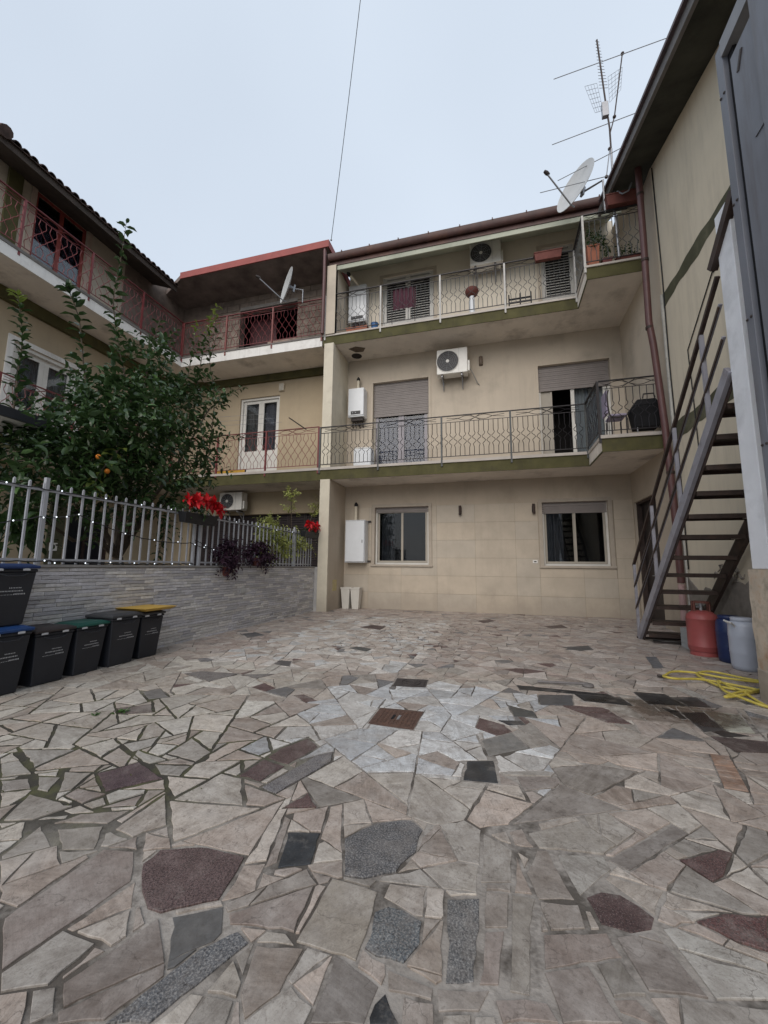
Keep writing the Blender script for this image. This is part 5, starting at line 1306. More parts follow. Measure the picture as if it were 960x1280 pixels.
def ac_unit(label, x0, x1, y0, y1, z0, z1, pipes=None, facing=-1):
    t = thing('air_conditioner', label, 'air conditioner', ((x0+x1)/2, y1, z0), 'outdoor air conditioning units')
    w = x1-x0; h = z1-z0; cx = x0+w*.36; cz = (z0+z1)/2; r = h*.41
    body = part('casing', MB().box(x0, x1, y0, y1, z0, z1), acwhite, t, bev=.018)
    part('fan_recess', MB().lathe((cx, y0-.004, cz), [(r, 0), (r, -.003)], 28, 'y'), acdark, body)
    gr = MB()
    for k in range(1, 7):
        rr = r*k/6.2; gr.tube([(cx+rr*cos(i*pi/14), y0-.014, cz+rr*sin(i*pi/14)) for i in range(29)], .004, 4, cap=False)
    for k in range(10): a = k*pi/5; gr.tube([(cx+.03*cos(a), y0-.014, cz+.03*sin(a)), (cx+r*cos(a+.2), y0-.012, cz+r*sin(a+.2))], .004, 4)
    part('fan_grille', gr, steelg, body)
    part('fan_hub', MB().lathe((cx, y0-.02, cz), [(.05, .004), (.045, -.006), (.02, -.01)], 14, 'y'), whitep, body)
    part('surround_ring', MB().tube([(cx+(r+.012)*cos(i*pi/18), y0-.006, cz+(r+.012)*sin(i*pi/18)) for i in range(37)], .010, 5, cap=False), acwhite, body)
    part('side_panel', MB().box(x0+w*.72, x0+w*.725, y0-.005, y0-.001, z0+.02, z1-.02), steelg, body)
    part('valve_cover', MB().box(x1+.001, x1+.055, y0+.06, y1-.06, z0+h*.08, z0+h*.5), acwhite, body, bev=.008)
    part('foot_rail', MB().box(x0+w*.14, x0+w*.2, y0+.02, y1, z0-.04, z0-.002), castdark, t); part('foot_rail', MB().box(x0+w*.78, x0+w*.84, y0+.02, y1, z0-.04, z0-.002), castdark, t)
    for xx in (x0+w*.17, x0+w*.81):
        b_ = MB(); b_.box(xx-.018, xx+.018, y0+.01, YB-.001 if y1 < 11.31 else y1, z0-.075, z0-.041); b_.beam((xx, YB-.03, z0-.076), (xx, YB-.03, z0-.32), .035, .02); b_.beam((xx, y0+.1, z0-.078), (xx, YB-.03, z0-.31), .02, .02); part('wall_bracket', b_, steelg, t)
    if pipes: part('refrigerant_pipe', MB().tube(pipes, .014, 6), simple('grey_pipe_lagging', (.32, .31, .29), .8), t, smooth=50)
    return t
ac_unit('aged white air conditioner high on the middle storey wall above the railing', -1.52, -.66, 10.86, 11.18, 6.62, 7.36, [(-.60, 11.05, 6.8), (-.5, 11.1, 6.6), (-.42, 11.25, 6.45), (-.36, 11.29, 6.38)])
ac_unit('white air conditioner on the top storey wall under the eave', -.53, .33, 10.82, 11.14, 9.78, 10.5, [(.38, 11.05, 9.95), (.45, 11.2, 9.8), (.45, 11.28, 9.1), (.44, 11.28, 8.0)])
t = ac_unit('shaded air conditioner under the balcony behind the poinsettias', -8.55, -7.72, 10.9, 11.2, 2.93, 3.5)
# wall lights, plates, small fittings
for u, v, lab in ((575, 638, 'small bronze up and down wall light right of the cabinet side window'), (667, 636, 'small bronze up and down wall light left of the shuttered window')):
    p = onY(u, v, 11.24); t = thing('wall_light', lab, 'wall light', (p.x, YB, p.z), 'wall lights on the ground floor')
    part('back_plate', MB().box(p.x-.04, p.x+.04, 11.262, 11.29, p.z-.09, p.z+.09), castdark, t, bev=.004)
    part('lamp_tube', MB().lathe((p.x, 11.22, p.z), [(.036, -.13), (.036, .13)], 14), rustdark, t, smooth=50)
p = onY(601, 451, 11.27); t = thing('wall_lamp', 'oval bulkhead lamp right of the middle storey air conditioner', 'wall light', (p.x, YB, p.z))
part('lamp_body', MB().lathe((p.x, 11.26, p.z), [(.03, -.13), (.05, -.08), (.055, 0), (.05, .08), (.03, .13)], 14), simple('bronze_lamp', (.16, .12, .09), .5), t, smooth=60)
part('lamp_base', MB().box(p.x-.05, p.x+.05, 11.275, 11.299, p.z-.14, p.z+.14), rustdark, t)
p = onY(669, 702, 11.3); t = thing('socket_plate', 'small white socket plate low beside the right hand window', 'socket', (p.x, YB, p.z))
part('plate', MB().box(p.x-.06, p.x+.06, 11.278, 11.290, p.z-.04, p.z+.04), whitep, t, bev=.003); part('socket_hole', MB().box(p.x-.03, p.x+.03, 11.274, 11.2775, p.z-.015, p.z+.015), castdark, t)
t = thing('junction_box', 'cream junction box above the white french door of the middle house', 'junction box', (-6.75, 11.4, 7.05))
part('box_body', MB().box(-6.84, -6.66, 11.32, 11.399, 6.95, 7.2), creamp, t, bev=.006); part('box_lid', MB().box(-6.825, -6.675, 11.312, 11.3195, 6.965, 7.185), simple('cream_lid', (.5, .47, .4), .6), t)
part('flaked_plaster', MB().prism([(-4.1,10.55),(-3.85,10.48),(-3.6,10.62),(-3.72,10.8),(-3.95,10.78)], 7.600, 7.611), simple('flaked_damp_plaster', (.13, .10, .075), .95, var=.3, bmp=.8), A)
part('vent_soot', MB().lathe((-4.0, 11.0, 7.604), [(.16, 0), (.16, .006)], 16), simple('soot_mark', (.035, .03, .028), .95, var=.3), A)

# ================================================================== dishes and antenna
def dish(label, c, axis, r, mount, lnb_len=.75, m=dishm, face_group='satellite dishes', up=(0,0,1)):
    c = Vector(c); ax = Vector(axis).normalized(); u_ = Vector(up).cross(ax).normalized(); v_ = ax.cross(u_)
    t = thing('satellite_dish', label, 'satellite dish', tuple(mount))
    mb = MB(); n = 28; vs = []; rings = 7
    for s_ in (0, -.012):
        for i in range(rings+1):
            rr = r*i/rings+1e-4; dz = .16*r*(rr/r)**2
            for k in range(n): a = 2*pi*k/n; vs.append(c+u_*(rr*.93*cos(a))+v_*(rr*sin(a))+ax*(dz+s_))
    fs = []; K = (rings+1)*n
    for b0 in (0, K):
        for i in range(rings):
            for k in range(n): fs.append((b0+i*n+k, b0+i*n+(k+1) % n, b0+(i+1)*n+(k+1) % n, b0+(i+1)*n+k))
    for k in range(n): fs.append((rings*n+k, rings*n+(k+1) % n, K+rings*n+(k+1) % n, K+rings*n+k))
    mb.add(vs, fs); part('reflector', mb, m, t, smooth=60)
    low = c-v_*r*.98+ax*.13*r; foc = c+ax*lnb_len-v_*r*.35
    part('feed_arm', MB().tube([low-ax*.1, low, foc], .018, 8), steelg, t, smooth=50)
    part('feed_horn', MB().tube([foc+ax*.05, foc-ax*.02, foc-ax*.09], [.03, .045, .032], 10), castdark, t, smooth=50)
    part('back_bracket', MB().tube([c-ax*.01, c-ax*.16], .05, 8).beam(c-ax*.16-v_*.12, c-ax*.16+v_*.12, .09, .05), steelg, t)
    mt_ = Vector(mount); part('mount_pole', MB().tube([mt_, Vector((mt_.x, mt_.y, (c-ax*.2).z)), c-ax*.17], .024, 8), steelg, t, smooth=50)
    return t, foc
DC = onY(722, 235, 9.25)
dish('large pale satellite dish on the corner of the top railing', DC, (-.78, -.56, .28), .58, (2.55, 9.13, 9.15), .9)
dish('small satellite dish with twin feeds on the red railed top balcony', onY(361, 358, 9.9), (-.68, -.70, .15), .54, (-5.45, 10.12, 9.05), .9)
an = thing('tv_antenna', 'tall rusty mast with yagi aerials above the corner of the top balcony', 'antenna', (2.75, 9.13, 7.95))
Pa = lambda u, v: onY(u, v, 9.2)
part('mast', MB().tube([(2.76, 9.13, 8.0), Pa(768, 258), Pa(764, 186)], .024, 8), steelg, an, smooth=50)
part('upper_mast', MB().tube([Pa(764, 190), Pa(762, 160), Pa(757, 128), Pa(746, 50)], .02, 8), rustdark, an, smooth=50)
part('side_arm', MB().tube([Pa(763, 165), Pa(768, 146), Pa(778, 66)], .015, 6), rustdark, an)
part('lower_arm', MB().tube([Pa(762, 188), Pa(758, 221)], .013, 6), steelg, an)
def elem(a, b_, r=.009): return part('long_element', MB().tube([a, b_], r, 5), steelg, an)
def far(a, b_):    # elements run diagonally away over the roof
    return elem(Pa(*a), onY(*b_, 8.9))
far((692, 99), (846, 43)); far((690, 181), (806, 137)); far((697, 226), (788, 179)); far((675, 241), (764, 219))
for (u, v) in ((778, 67), (768, 146), (762, 186), (758, 221)): part('clamp', MB().ball(Pa(u, v), .04, 5), rustdark, an)
for k in range(16):
    t_ = k/15; a = Pa(746.5+t_*8, 52+t_*58); w_ = .05+.05*t_
    part('short_element', MB().tube([a+Vector((-w_, -.03, -.01)), a+Vector((w_, .03, .01))], .006, 4), steelg, an)
part('amplifier_box', MB().box(*[v for v in (lambda q: (q.x-.07, q.x+.07, q.y-.06, q.y+.04, q.z-.22, q.z+.16))(Pa(756, 137))]), steelg, an, bev=.01)
rg = MB()
for side, cs in ((-1, ((731, 108), (746, 104), (754, 138), (744, 141))), (1, ((760, 96), (778, 84), (776, 112), (762, 128)))):
    q = [Pa(*c_) for c_ in cs]
    for i in range(7):
        t_ = i/6; rg.tube([q[0].lerp(q[3], t_), q[1].lerp(q[2], t_)], .004, 3)
    for i in range(5): t_ = i/4; rg.tube([q[0].lerp(q[1], t_), q[3].lerp(q[2], t_)], .004, 3)
part('mesh_reflector', rg, steelg, an)
# overhead cable
a, b_ = onY(450, 0, 8), onY(414, 300, 10.0)
t = thing('overhead_cable', 'thin black cable crossing the sky down to the house roof', 'cable', tuple(b_))
e_ = a+(a-b_)*.35; pts = [b_.lerp(e_, i/24)-Vector((0, 0, .18*4*(i/24)*(1-i/24))) for i in range(25)]
part('cable', MB().tube(pts, .009, 5), cablem, t); part('cable_hook', MB().ball(b_, .03, 5), steelg, t)

# ================================================================== steel stair
SX0, SX1 = 2.35, 3.16
ST = thing('metal_staircase', 'open grey steel staircase with dark rusty treads rising along the cream wall', 'staircase', (2.75, 8.15, 0))
sz = lambda y: (8.2-y)*.928            # stringer line
m_ = MB(); m_.beam((SX0, 8.22, .0), (SX0, 4.73, sz(4.73)+.02), .045, .125, (0,0,1)); part('stringer', m_, stairsteel, ST)
m_ = MB(); m_.beam((SX0+.03, 8.17, -.02+.0), (SX0+.03, 4.73, sz(4.73)-.04), .008, .13, (0,0,1)); part('stringer_flange', m_, rustdark, ST)
m_ = MB(); m_.beam((SX1, 7.62, sz(7.62)), (SX1, 4.1, sz(4.1)), .05, .18, (0,0,1)); part('stringer', m_, rustdark, ST)
k = 0; y = 8.0
treads = [(7.99, .13), (7.79, .35), (7.56, .62), (7.36, .87), (7.08, 1.13), (6.76, 1.38), (6.5, 1.65), (6.18, 1.89), (5.9, 2.14), (5.62, 2.40), (5.34, 2.68), (5.06, 2.93), (4.78, 3.2), (4.5, 3.47), (4.22, 3.72)]
for (y, z) in treads[:13]:
    m_ = MB(); m_.box(SX0+.036, SX1-.027, y-.16, y+.12, z-.012, z+.012); m_.box(SX0+.036, SX1-.027, y+.121, y+.135, z-.045, z+.012); m_.box(SX0+.036, SX1-.027, y-.175, y-.161, z-.045, z+.012)
    tr_ = part('tread', m_, rustdark, ST)
    part('tread_cleat', MB().box(SX1-.09, SX1-.029, y-.10, y+.06, z-.04, z-.0125), simple('pale_weld_primer', (.35, .33, .28), .7), tr_)
# front cross bar and landing
part('foot_bar', MB().box(SX0-.03, 3.1, 8.19, 8.24, -.0, .03), rustdark, ST)
# handrail and two mid rails outside the stringer, posts
hx = SX0
def rl_(za, zb, w, h, m, nm): part(nm, MB().beam((hx, 8.24, za), (hx, 4.75, zb), w, h, (0,0,1)), m, ST)
rl_(1.26, 4.31, .04, .04, rustdark, 'handrail'); rl_(.90, 3.99, .03, .03, stairsteel, 'mid_rail'); rl_(.52, 3.62, .03, .03, stairsteel, 'mid_rail')
m_ = MB(); m_.beam((hx-.02, 8.22, .88), (hx-.02, 4.75, 3.96), .01, .035); m_.beam((hx-.02, 8.22, .50), (hx-.02, 4.75, 3.59), .01, .035); part('rail_underside', m_, rustdark, ST)
for y0 in (8.20, 7.16, 6.12, 5.2):
    zb = max(0, sz(y0)); zt_ = 1.26+(8.24-y0)*.873
    part('rail_post', MB().box(hx-.02, hx+.02, y0-.02, y0+.02, zb-.02, zt_-.02), stairsteel, ST)
part('handrail_end', MB().beam((2.345, 4.82, 4.44), (2.345, 4.30, 4.90), .07, .10), rustdark, ST); part('landing_plate', MB().box(2.52, 3.28, 1.6, 4.2, 4.0, 4.04), rustdark, ST)

# white column on a crumbling plinth
CP = thing('pillar', 'square white painted pillar on a crumbling ochre plinth beside the staircase', 'pillar', (2.42, 4.57, 0))
part('shaft', MB().frustum((2.35, 2.50, 4.44, 4.71), 1.21, (2.352, 2.50, 4.44, 4.70), 4.95), simple('bluish_white_column_paint', (.80, .815, .85), .6, var=.05, nscale=3, bmp=.15, stain=(.35, .36, .38), stain_amt=.4, stain_scale=2), CP, bev=.006)
pb = MB(); rr_ = random.Random(3); n = 9; ring = [(2.33, 4.38), (2.75, 4.38), (2.75, 4.75), (2.33, 4.75)]
vs = []; m2 = 24
for j in range(n+1):
    z = -.02+1.225*j/n
    for i in range(m2):
        s_ = i/m2*4; e_ = int(s_) % 4; f_ = s_-int(s_); p0, p1 = ring[e_], ring[(e_+1) % 4]
        x = p0[0]+(p1[0]-p0[0])*f_; y = p0[1]+(p1[1]-p0[1])*f_
        vs.append((x+rr_.gauss(0, .006), y+rr_.gauss(0, .006), z if j in (0, n) else z+rr_.gauss(0, .01)))
fs = [(j*m2+i, j*m2+(i+1) % m2, (j+1)*m2+(i+1) % m2, (j+1)*m2+i) for j in range(n) for i in range(m2)]+[tuple(n*m2+i for i in range(m2))]
pb.add(vs, fs); pl_ = part('plinth', pb, plinthm, CP, smooth=70)
part('plinth_foot', MB().box(2.322, 2.77, 4.365, 4.765, -.02, .30), simple('ochre_plinth_foot', (.33, .28, .23), .95, var=.2, nscale=6, bmp=1.0, bscale=30), pl_, bev=.02)
part('plinth_ledge', MB().box(2.70, 3.1, 4.6, 4.86, .88, 1.0), plinthm, CP, bev=.02)
part('low_masonry', MB().box(2.81, 3.27, 4.55, 5.3, -.02, .86), concrete, CP, bev=.02)

# slate grey steel gate frame running towards the camera
GS = thing('steel_gate', 'tall slate grey steel gate frame and panels at the right edge of the courtyard', 'gate', (2.4, 3.6, 0))
part('gate_post', MB().box(2.30, 2.40, 4.165, 4.275, 0, 6.45), gatesteel, GS, bev=.004)
part('top_beam', MB().box(2.29, 2.40, .4, 4.164, 6.28, 6.46), simple('pale_grey_steel_beam', (.22, .225, .24), .5, var=.1), GS)
part('dark_slot', MB().box(2.345, 2.38, 4.076, 4.1645, 0, 6.279), blackm, GS)
part('gate_panel', MB().box(2.31, 2.40, 3.72, 4.075, 0, 6.12), gatesteel, GS, bev=.004)
part('gate_panel', MB().box(2.285, 2.40, 2.6, 3.715, 0, 6.275), gatesteel, GS, bev=.004); part('gate_panel', MB().box(2.285, 2.40, 1.3, 2.595, 0, 6.275), gatesteel, GS, bev=.004)
bme_ = mesh_of('bolt_head', MB().lathe((0,0,0), [(.014,0),(.012,-.008),(.006,-.012)], 8, 'x'), castdark)
for zz in (1.1, 2.3, 3.5, 4.7, 5.9):
    for yy in (4.19, 4.25): inst('bolt_head', bme_, GS, (2.299, yy, zz))
for zz in (1.4, 3.2, 5.0): part('hinge', MB().box(2.300, 2.309, 3.72, 3.86, zz, zz+.12).tube([(2.298, 3.715, zz-.02), (2.298, 3.715, zz+.14)], .014, 8), gatesteel, GS)
part('bolt_plate', MB().beam((2.305, 3.98, 5.85), (2.305, 3.90, 6.0), .008, .03), castdark, GS)

# ================================================================== cylinder, drums, crate, hose, pole
gx, gy, gr_ = 2.80, 6.95, .19
GC = thing('gas_cylinder', 'coral red gas cylinder with rusty valve guard under the staircase', 'gas cylinder', (gx, gy, 0))
part('tank', MB().lathe((gx, gy, 0), [(.14,.05),(.175,.06),(.188,.09),(.188,.125),(.191,.13),(.188,.135),(.188,.50),(.191,.505),(.188,.51),(.175,.56),(.13,.60),(.06,.62)], 28), gasred, GC, smooth=40)
part('foot_ring', MB().lathe((gx, gy, 0), [(.16,0),(.17,0),(.165,.06),(.15,.06)], 28, cap=False), gasred, GC, smooth=40)
g_ = MB()
for a0, a1 in ((.3, 2.6), (3.5, 5.8)):
    pts = [(gx+.10*cos(a0+(a1-a0)*i/8), gy+.10*sin(a0+(a1-a0)*i/8), .735) for i in range(9)]; g_.tube(pts, .014, 6)
    for a in (a0, a1): g_.tube([(gx+.10*cos(a), gy+.10*sin(a), .59), (gx+.10*cos(a), gy+.10*sin(a), .735)], .014, 6)
part('valve_guard', g_, gasrust, GC, smooth=60)
part('valve', MB().tube([(gx, gy, .61), (gx, gy, .70)], .022, 8).tube([(gx, gy, .67), (gx-.06, gy-.03, .67)], .014, 8).lathe((gx, gy, .70), [(.03, 0), (.03, .02)], 10), steelg, GC, smooth=50)
def drum(label, x, y, r, h, m, rim, cat='drum'):
    t = thing('plastic_drum', label, cat, (x, y, 0), 'plastic drums under the stair')
    part('drum_body', MB().lathe((x, y, 0), [(r*.8,.0),(r*.92,.012),(r*.97,.06),(r,h*.3),(r*1.02,h*.33),(r,h*.36),(r*1.01,h*.62),(r*1.03,h*.65),(r*1.01,h*.68),(r*.97,h*.84),(r*.86,h*.90),(r*.74,h*.93)], 32), m, t, smooth=50)
    part('screw_lid', MB().lathe((x, y, 0), [(r*.76,h*.932),(r*.78,h*.94),(r*.78,h*.99),(r*.74,h)], 32), rim, t, smooth=50)
    return t
drum('navy blue plastic drum between the red cylinder and the white drum', 2.93, 6.52, .148, .60, drumblue, drumblue)
t = drum('milky white plastic drum beside the crumbling plinth', 2.88, 6.10, .148, .62, drumwhite, drumwhite)
part('carry_handle', MB().tube([(2.76, 6.02, .52), (2.71, 5.97, .56), (2.72, 6.16, .57), (2.77, 6.18, .54)], .011, 6), whitep, t, smooth=50)
cx, cy = 2.90, 7.35
CR = thing('plastic_crate', 'pale grey open plastic crate tucked behind the red cylinder', 'crate', (cx, cy, 0))
m_ = MB()
for q in ((cx-.16, cx-.148, cy-.2, cy+.2), (cx+.148, cx+.16, cy-.2, cy+.2), (cx-.1475, cx+.1475, cy-.2, cy-.188), (cx-.1475, cx+.1475, cy+.188, cy+.2)): m_.box(*q, .005, .30)
m_.box(cx-.147, cx+.147, cy-.187, cy+.187, .0, .012); part('crate_shell', m_, simple('pale_grey_crate', (.38, .40, .41), .5, var=.08), CR)
for zz in (.08, .16, .24): part('crate_rib', MB().box(cx-.166, cx-.161, cy-.19, cy+.19, zz, zz+.02), MATS['pale_grey_crate'], CR)
# dark litter below the first tread
t = thing('doormat', 'dark wet mat and scraps lying under the lowest stair treads', 'mat', (2.7, 7.9, 0))
part('mat', MB().prism([(2.42,7.75),(2.98,7.68),(3.05,7.95),(2.5,8.02)], .004, .016), castdark, t); part('scrap_sheet', MB().prism([(2.5,8.0),(2.62,7.86),(2.9,7.9),(2.82,8.08)], .017, .022), simple('grey_scrap', (.2, .2, .2), .6), t)
# hose: several flat loops
hp = [(830,848),(842,843),(870,845),(905,851),(950,856),(975,858),(985,868),(950,867),(905,862),(878,851),(872,846),(890,844),(930,851),(970,857),(990,862),(975,876),(945,871),(915,863),(898,855),(905,868),(925,877),(950,885),(968,887),(960,880),(940,872),(930,870),(907,877),(930,873),(955,866),(985,857),(1000,862),(975,870),(935,862),(880,854),(845,855),(831,852),(830,848)]
ctl = [onZ(u, v, 0) for u, v in hp]
def crom(P, n=7):
    out = []
    for i in range(len(P)-1):
        p0, p1, p2, p3 = P[max(i-1,0)], P[i], P[i+1], P[min(i+2, len(P)-1)]
        for k in range(n):
            t = k/n; out.append(.5*((2*p1)+(-p0+p2)*t+(2*p0-5*p1+4*p2-p3)*t*t+(-p0+3*p1-3*p2+p3)*t**3))
    return out+[P[-1]]
hpts = crom(ctl); hpts = [Vector((min(p.x, 2.25+max(0,(p.y-4.85))*1.2), p.y, .013+.012*(1+sin(i*.19))*(i/len(hpts))+.010*(1+sin(i*.11)))) for i, p in enumerate(hpts)]
t = thing('garden_hose', 'loosely coiled yellow garden hose lying by the plinth', 'hose', tuple(hpts[0]))
part('hose_tube', MB().tube(hpts, .0125, 8), hosey, t, smooth=60); part('hose_coupling', MB().tube([hpts[0]+Vector((-.06,0,0)), hpts[0]], .016, 8), castdark, t)
a, b_ = onZ(672, 852, .02), onZ(735, 855, .03)
t = thing('pole', 'grey pole with a round end disc lying across the paving', 'pole', tuple(b_))
part('rod', MB().tube([a, b_], .013, 8), polem, t, smooth=50); part('round_end', MB().lathe((b_.x, b_.y, .002), [(.05, 0), (.058, .012), (.05, .03), (.03, .036)], 16), simple('round_end_disc', (.13, .12, .115), .6), t, smooth=50)

# ================================================================== things on the balconies
def pot(label, x, y, z, r, h, m=terra, plant=None, group=None, name='flower_pot', n=60, size=.09, ph=.35, shade=0):
    t = thing(name, label, 'flower pot', (x, y, z), group)
    part('pot', MB().lathe((x, y, z), [(r*.68, 0), (r*.95, h*.85), (r*1.05, h*.86), (r*1.05, h), (r*.9, h), (r*.88, h*.9)], 18), m, t, smooth=40)
    if plant:
        P, D_, S_, tw = twigs([(x, y, z+h+ph*.45)], [(r*1.3, r*1.3, ph*.55)], max(6, n//8), 8, size, RNG, .6, ph*.6, .2)
        leaf_cloud('foliage', P, D_, S_, RNG.uniform(0, shade+.1, len(P)), plant, t, RNG)
    return t
def trough(label, x0, x1, y0, y1, z0, z1, m=terra, plant=None, n=60, flower=None, size=.07, cat='planter', ph=.2):
    t = thing('window_box', label, cat, ((x0+x1)/2, (y0+y1)/2, z0))
    m_ = MB(); m_.frustum((x0+.03, x1-.03, y0+.02, y1-.02), z0, (x0, x1, y0, y1), z1-.03); m_.box(x0-.012, x1+.012, y0-.012, y1+.012, z1-.0295, z1); part('box_shell', m_, m, t, bev=.006)
    if plant:
        P, D_, S_, tw = twigs([((x0+x1)/2, (y0+y1)/2, z1+ph*.4)], [((x1-x0)/2, max(.1, (y1-y0)*.7), ph)], max(6, n//8), 8, size, RNG, .5, .16, .2)
        leaf_cloud('foliage', P, D_, S_, RNG.uniform(0, .15, len(P)), plant, t, RNG)
    return t
trough('long empty terracotta window box laid across the corner handrail', 2.55, 3.22, 8.98, 9.2, 9.20, 9.46)
trough('terracotta window box hung on the top railing before the louvred door', 1.12, 1.78, 10.02, 10.16, 8.98, 9.2)
trough('brown window box with green plants on the top corner balcony floor', 2.75, 3.22, 9.24, 9.44, 7.92, 8.1, terra, leafg, 160, ph=.16)
trough('dark red box of seedlings beside the tall clay planter', 2.46, 2.66, 9.24, 9.42, 7.92, 8.12, simple('dark_red_box', (.14, .04, .04), .7), leafg, 90, ph=.16)
t = trough('tall square clay planter with stepped sides and a leafy plant', 2.16, 2.42, 9.24, 9.44, 7.92, 8.5, simple('orange_clay', (.34, .13, .08), .8, var=.2), leafg, 220, ph=.35, size=.08)
pot('weeping plant pot by the top corner pillar', 2.60, 9.75, 7.92, .16, .35, simple('white_pot', (.6, .58, .55), .5), leafg, None, 'flower_pot', 140, .09, .7)
trough('orange clay window box behind the railing under the top boiler', -4.1, -3.45, 10.3, 10.5, 7.92, 8.12, simple('orange_clay', (.34, .13, .08)), purpleleaf, 60, ph=.1)
t = thing('bucket', 'small blue plastic bucket behind the top railing near the boiler', 'bucket', (-3.25, 10.4, 7.92)); part('bucket_body', MB().lathe((-3.25, 10.4, 7.92), [(.08,0),(.11,.24),(.118,.245),(.118,.26),(.10,.26)], 16), bluepl, t, smooth=40); part('bucket_handle', MB().tube([(-3.36,10.4,8.16),(-3.33,10.32,8.1),(-3.25,10.28,8.07),(-3.17,10.32,8.1),(-3.14,10.4,8.16)], .006, 5), steelg, t)
t = thing('hanging_cloth', 'crimson and purple cloth draped over the top railing before the louvred door', 'cloth', (-2.35, 10.22, 9.1))
m_ = MB(); n = 22; vs = []
for i in range(n+1):
    x = -2.68+.66*i/n
    for z, dd in ((9.02, 0), (8.7, .02), (8.42, .03)): vs.append((x+.02*sin(i*2+z), 10.24+dd+.02*sin(i*1.3), z))
m_.add(vs, [f for i in range(n) for f in ((3*i, 3*i+3, 3*i+4, 3*i+1), (3*i+1, 3*i+4, 3*i+5, 3*i+2))]); part('cloth_sheet', m_, clothm, t, smooth=60)
part('clothes_rail', MB().tube([(-2.78, 10.22, 9.03), (-1.96, 10.22, 9.03)], .01, 6).tube([(-2.7,10.22,9.03),(-2.7,10.3,7.93)], .01, 5).tube([(-2.04,10.22,9.03),(-2.04,10.3,7.93)], .01, 5), castdark, t)
p = onY(590, 376, 10.6)
t = thing('clay_bowl_stand', 'terracotta bowl on a slim white pedestal on the top balcony', 'pot stand', (p.x, 10.6, 7.92)); part('pedestal', MB().tube([(p.x,10.6,7.92),(p.x,10.6,8.66)], [.085,.07], 14), enamel, t, smooth=50); part('bowl', MB().lathe((p.x,10.6,8.66), [(.05,0),(.15,.06),(.19,.16),(.17,.22),(.06,.24)], 18), terra, t, smooth=50)
t = thing('crate', 'black slatted crate standing on the top balcony behind the railing', 'crate', (.75, 10.45, 7.92)); m_ = MB()
for zz in (8.0, 8.1, 8.2): m_.box(.48, 1.05, 10.35, 10.36, zz, zz+.05)
m_.box(.48, 1.05, 10.3605, 10.6, 7.93, 7.95); part('crate_slats', m_, blackm, t)
for xx in (.48, .76, 1.03): part('crate_post', MB().box(xx-.015, xx+.015, 10.335, 10.349, 7.93, 8.36), blackm, t)
# middle balcony
t = thing('storage_tank', 'white box standing behind the middle railing below the boiler', 'box', (-3.9, 10.9, 3.92)); part('tank_body', MB().box(-4.0, -3.45, 10.85, 11.2, 3.97, 4.62), enamel, t, bev=.04); part('tank_lid', MB().box(-3.98, -3.47, 10.87, 11.18, 4.6205, 4.66), whitep, t, bev=.01)
t = thing('barbecue', 'black covered barbecue on the right end of the middle balcony', 'barbecue', (3.0, 9.15, 3.92))
part('cover', MB().frustum((2.8, 3.22, 8.98, 9.3), 4.05, (2.74, 3.25, 8.95, 9.33), 4.5).frustum((2.76, 3.24, 8.96, 9.32), 4.5005, (2.86, 3.2, 9.02, 9.26), 4.66), blackm, t, bev=.02)
part('legs', MB().tube([(2.82,9.0,3.92),(2.82,9.0,4.05)], .012, 5).tube([(3.2,9.28,3.92),(3.2,9.28,4.05)], .012, 5), steelg, t)
part('tube_handle', MB().tube([(2.95,9.0,4.66),(2.97,9.0,4.75),(3.15,9.0,4.75),(3.17,9.0,4.66)], .015, 6), castdark, t)
t = thing('chair', 'dark tubular metal chair with mauve cushion behind the corner railing', 'chair', (2.45, 9.2, 3.92))
c_ = lambda pts, r=.014: MB().tube(crom([Vector(p) for p in pts], 5), r, 6)
part('frame', c_([(2.62,9.1,4.36),(2.5,9.1,4.33),(2.36,9.1,4.40),(2.33,9.1,4.8),(2.36,9.1,4.95)]), castdark, t)
for p_ in ((2.38,9.1),(2.66,9.1),(2.38,9.5),(2.66,9.5)): part('leg', MB().tube([(p_[0],p_[1],4.36),(p_[0],p_[1],3.92)], .014, 6), castdark, t)
part('seat', MB().box(2.36,2.68,9.1,9.5,4.37,4.42), lavender, t, bev=.015); part('backrest', MB().box(2.30,2.35,9.12,9.48,4.45,4.95), lavender, t, bev=.015)
t = thing('plank', 'yellow painted plank lying behind the red railing of the middle balcony', 'plank', (-7.6, 10.3, 3.93)); part('board', MB().box(-8.3, -7.25, 10.3, 10.34, 3.93, 4.05), yellowbd, t); part('board_end', MB().box(-7.2485, -7.23, 10.295, 10.345, 3.925, 4.055), woodd, t)
t = thing('drying_pole', 'dark stick with thin lines slanting over the red middle railing', 'pole', (-5.6, 10.1, 5.1)); part('stick', MB().tube([onY(383,537,10.1), onY(361,522,9.7)], .016, 6), castdark, t)
for k in range(3): part('washing_line', MB().tube([(-5.75-.1*k, 9.75-.2*k, 5.2+.06*k), (-8.5, 9.75-.2*k, 5.3+.05*k)], .004, 4), steelg, t)

# ================================================================== canopy at the far left
t = thing('canopy', 'flat canopy with dark fascia and pale underside at the left edge', 'canopy', (-7, 3, 2.9))
cf = simple('near_black_fascia', (.016, .017, .022), .5)
part('soffit_panel', MB().box(-8.5, -5.531, 1.2, 3.569, 2.905, 2.92), whitep, t); part('fascia', MB().box(-5.53, -5.49, 1.2, 3.61, 2.90, 3.02), cf, t); part('fascia', MB().box(-8.5, -5.5305, 3.57, 3.61, 2.90, 3.02), cf, t)
part('roof_sheet', MB().box(-8.5, -5.531, 1.2, 3.569, 2.96, 3.0), greyfascia, t)
part('canopy_post', MB().box(-8.4, -8.3, 3.4, 3.5, 0, 2.90), postpale, t)

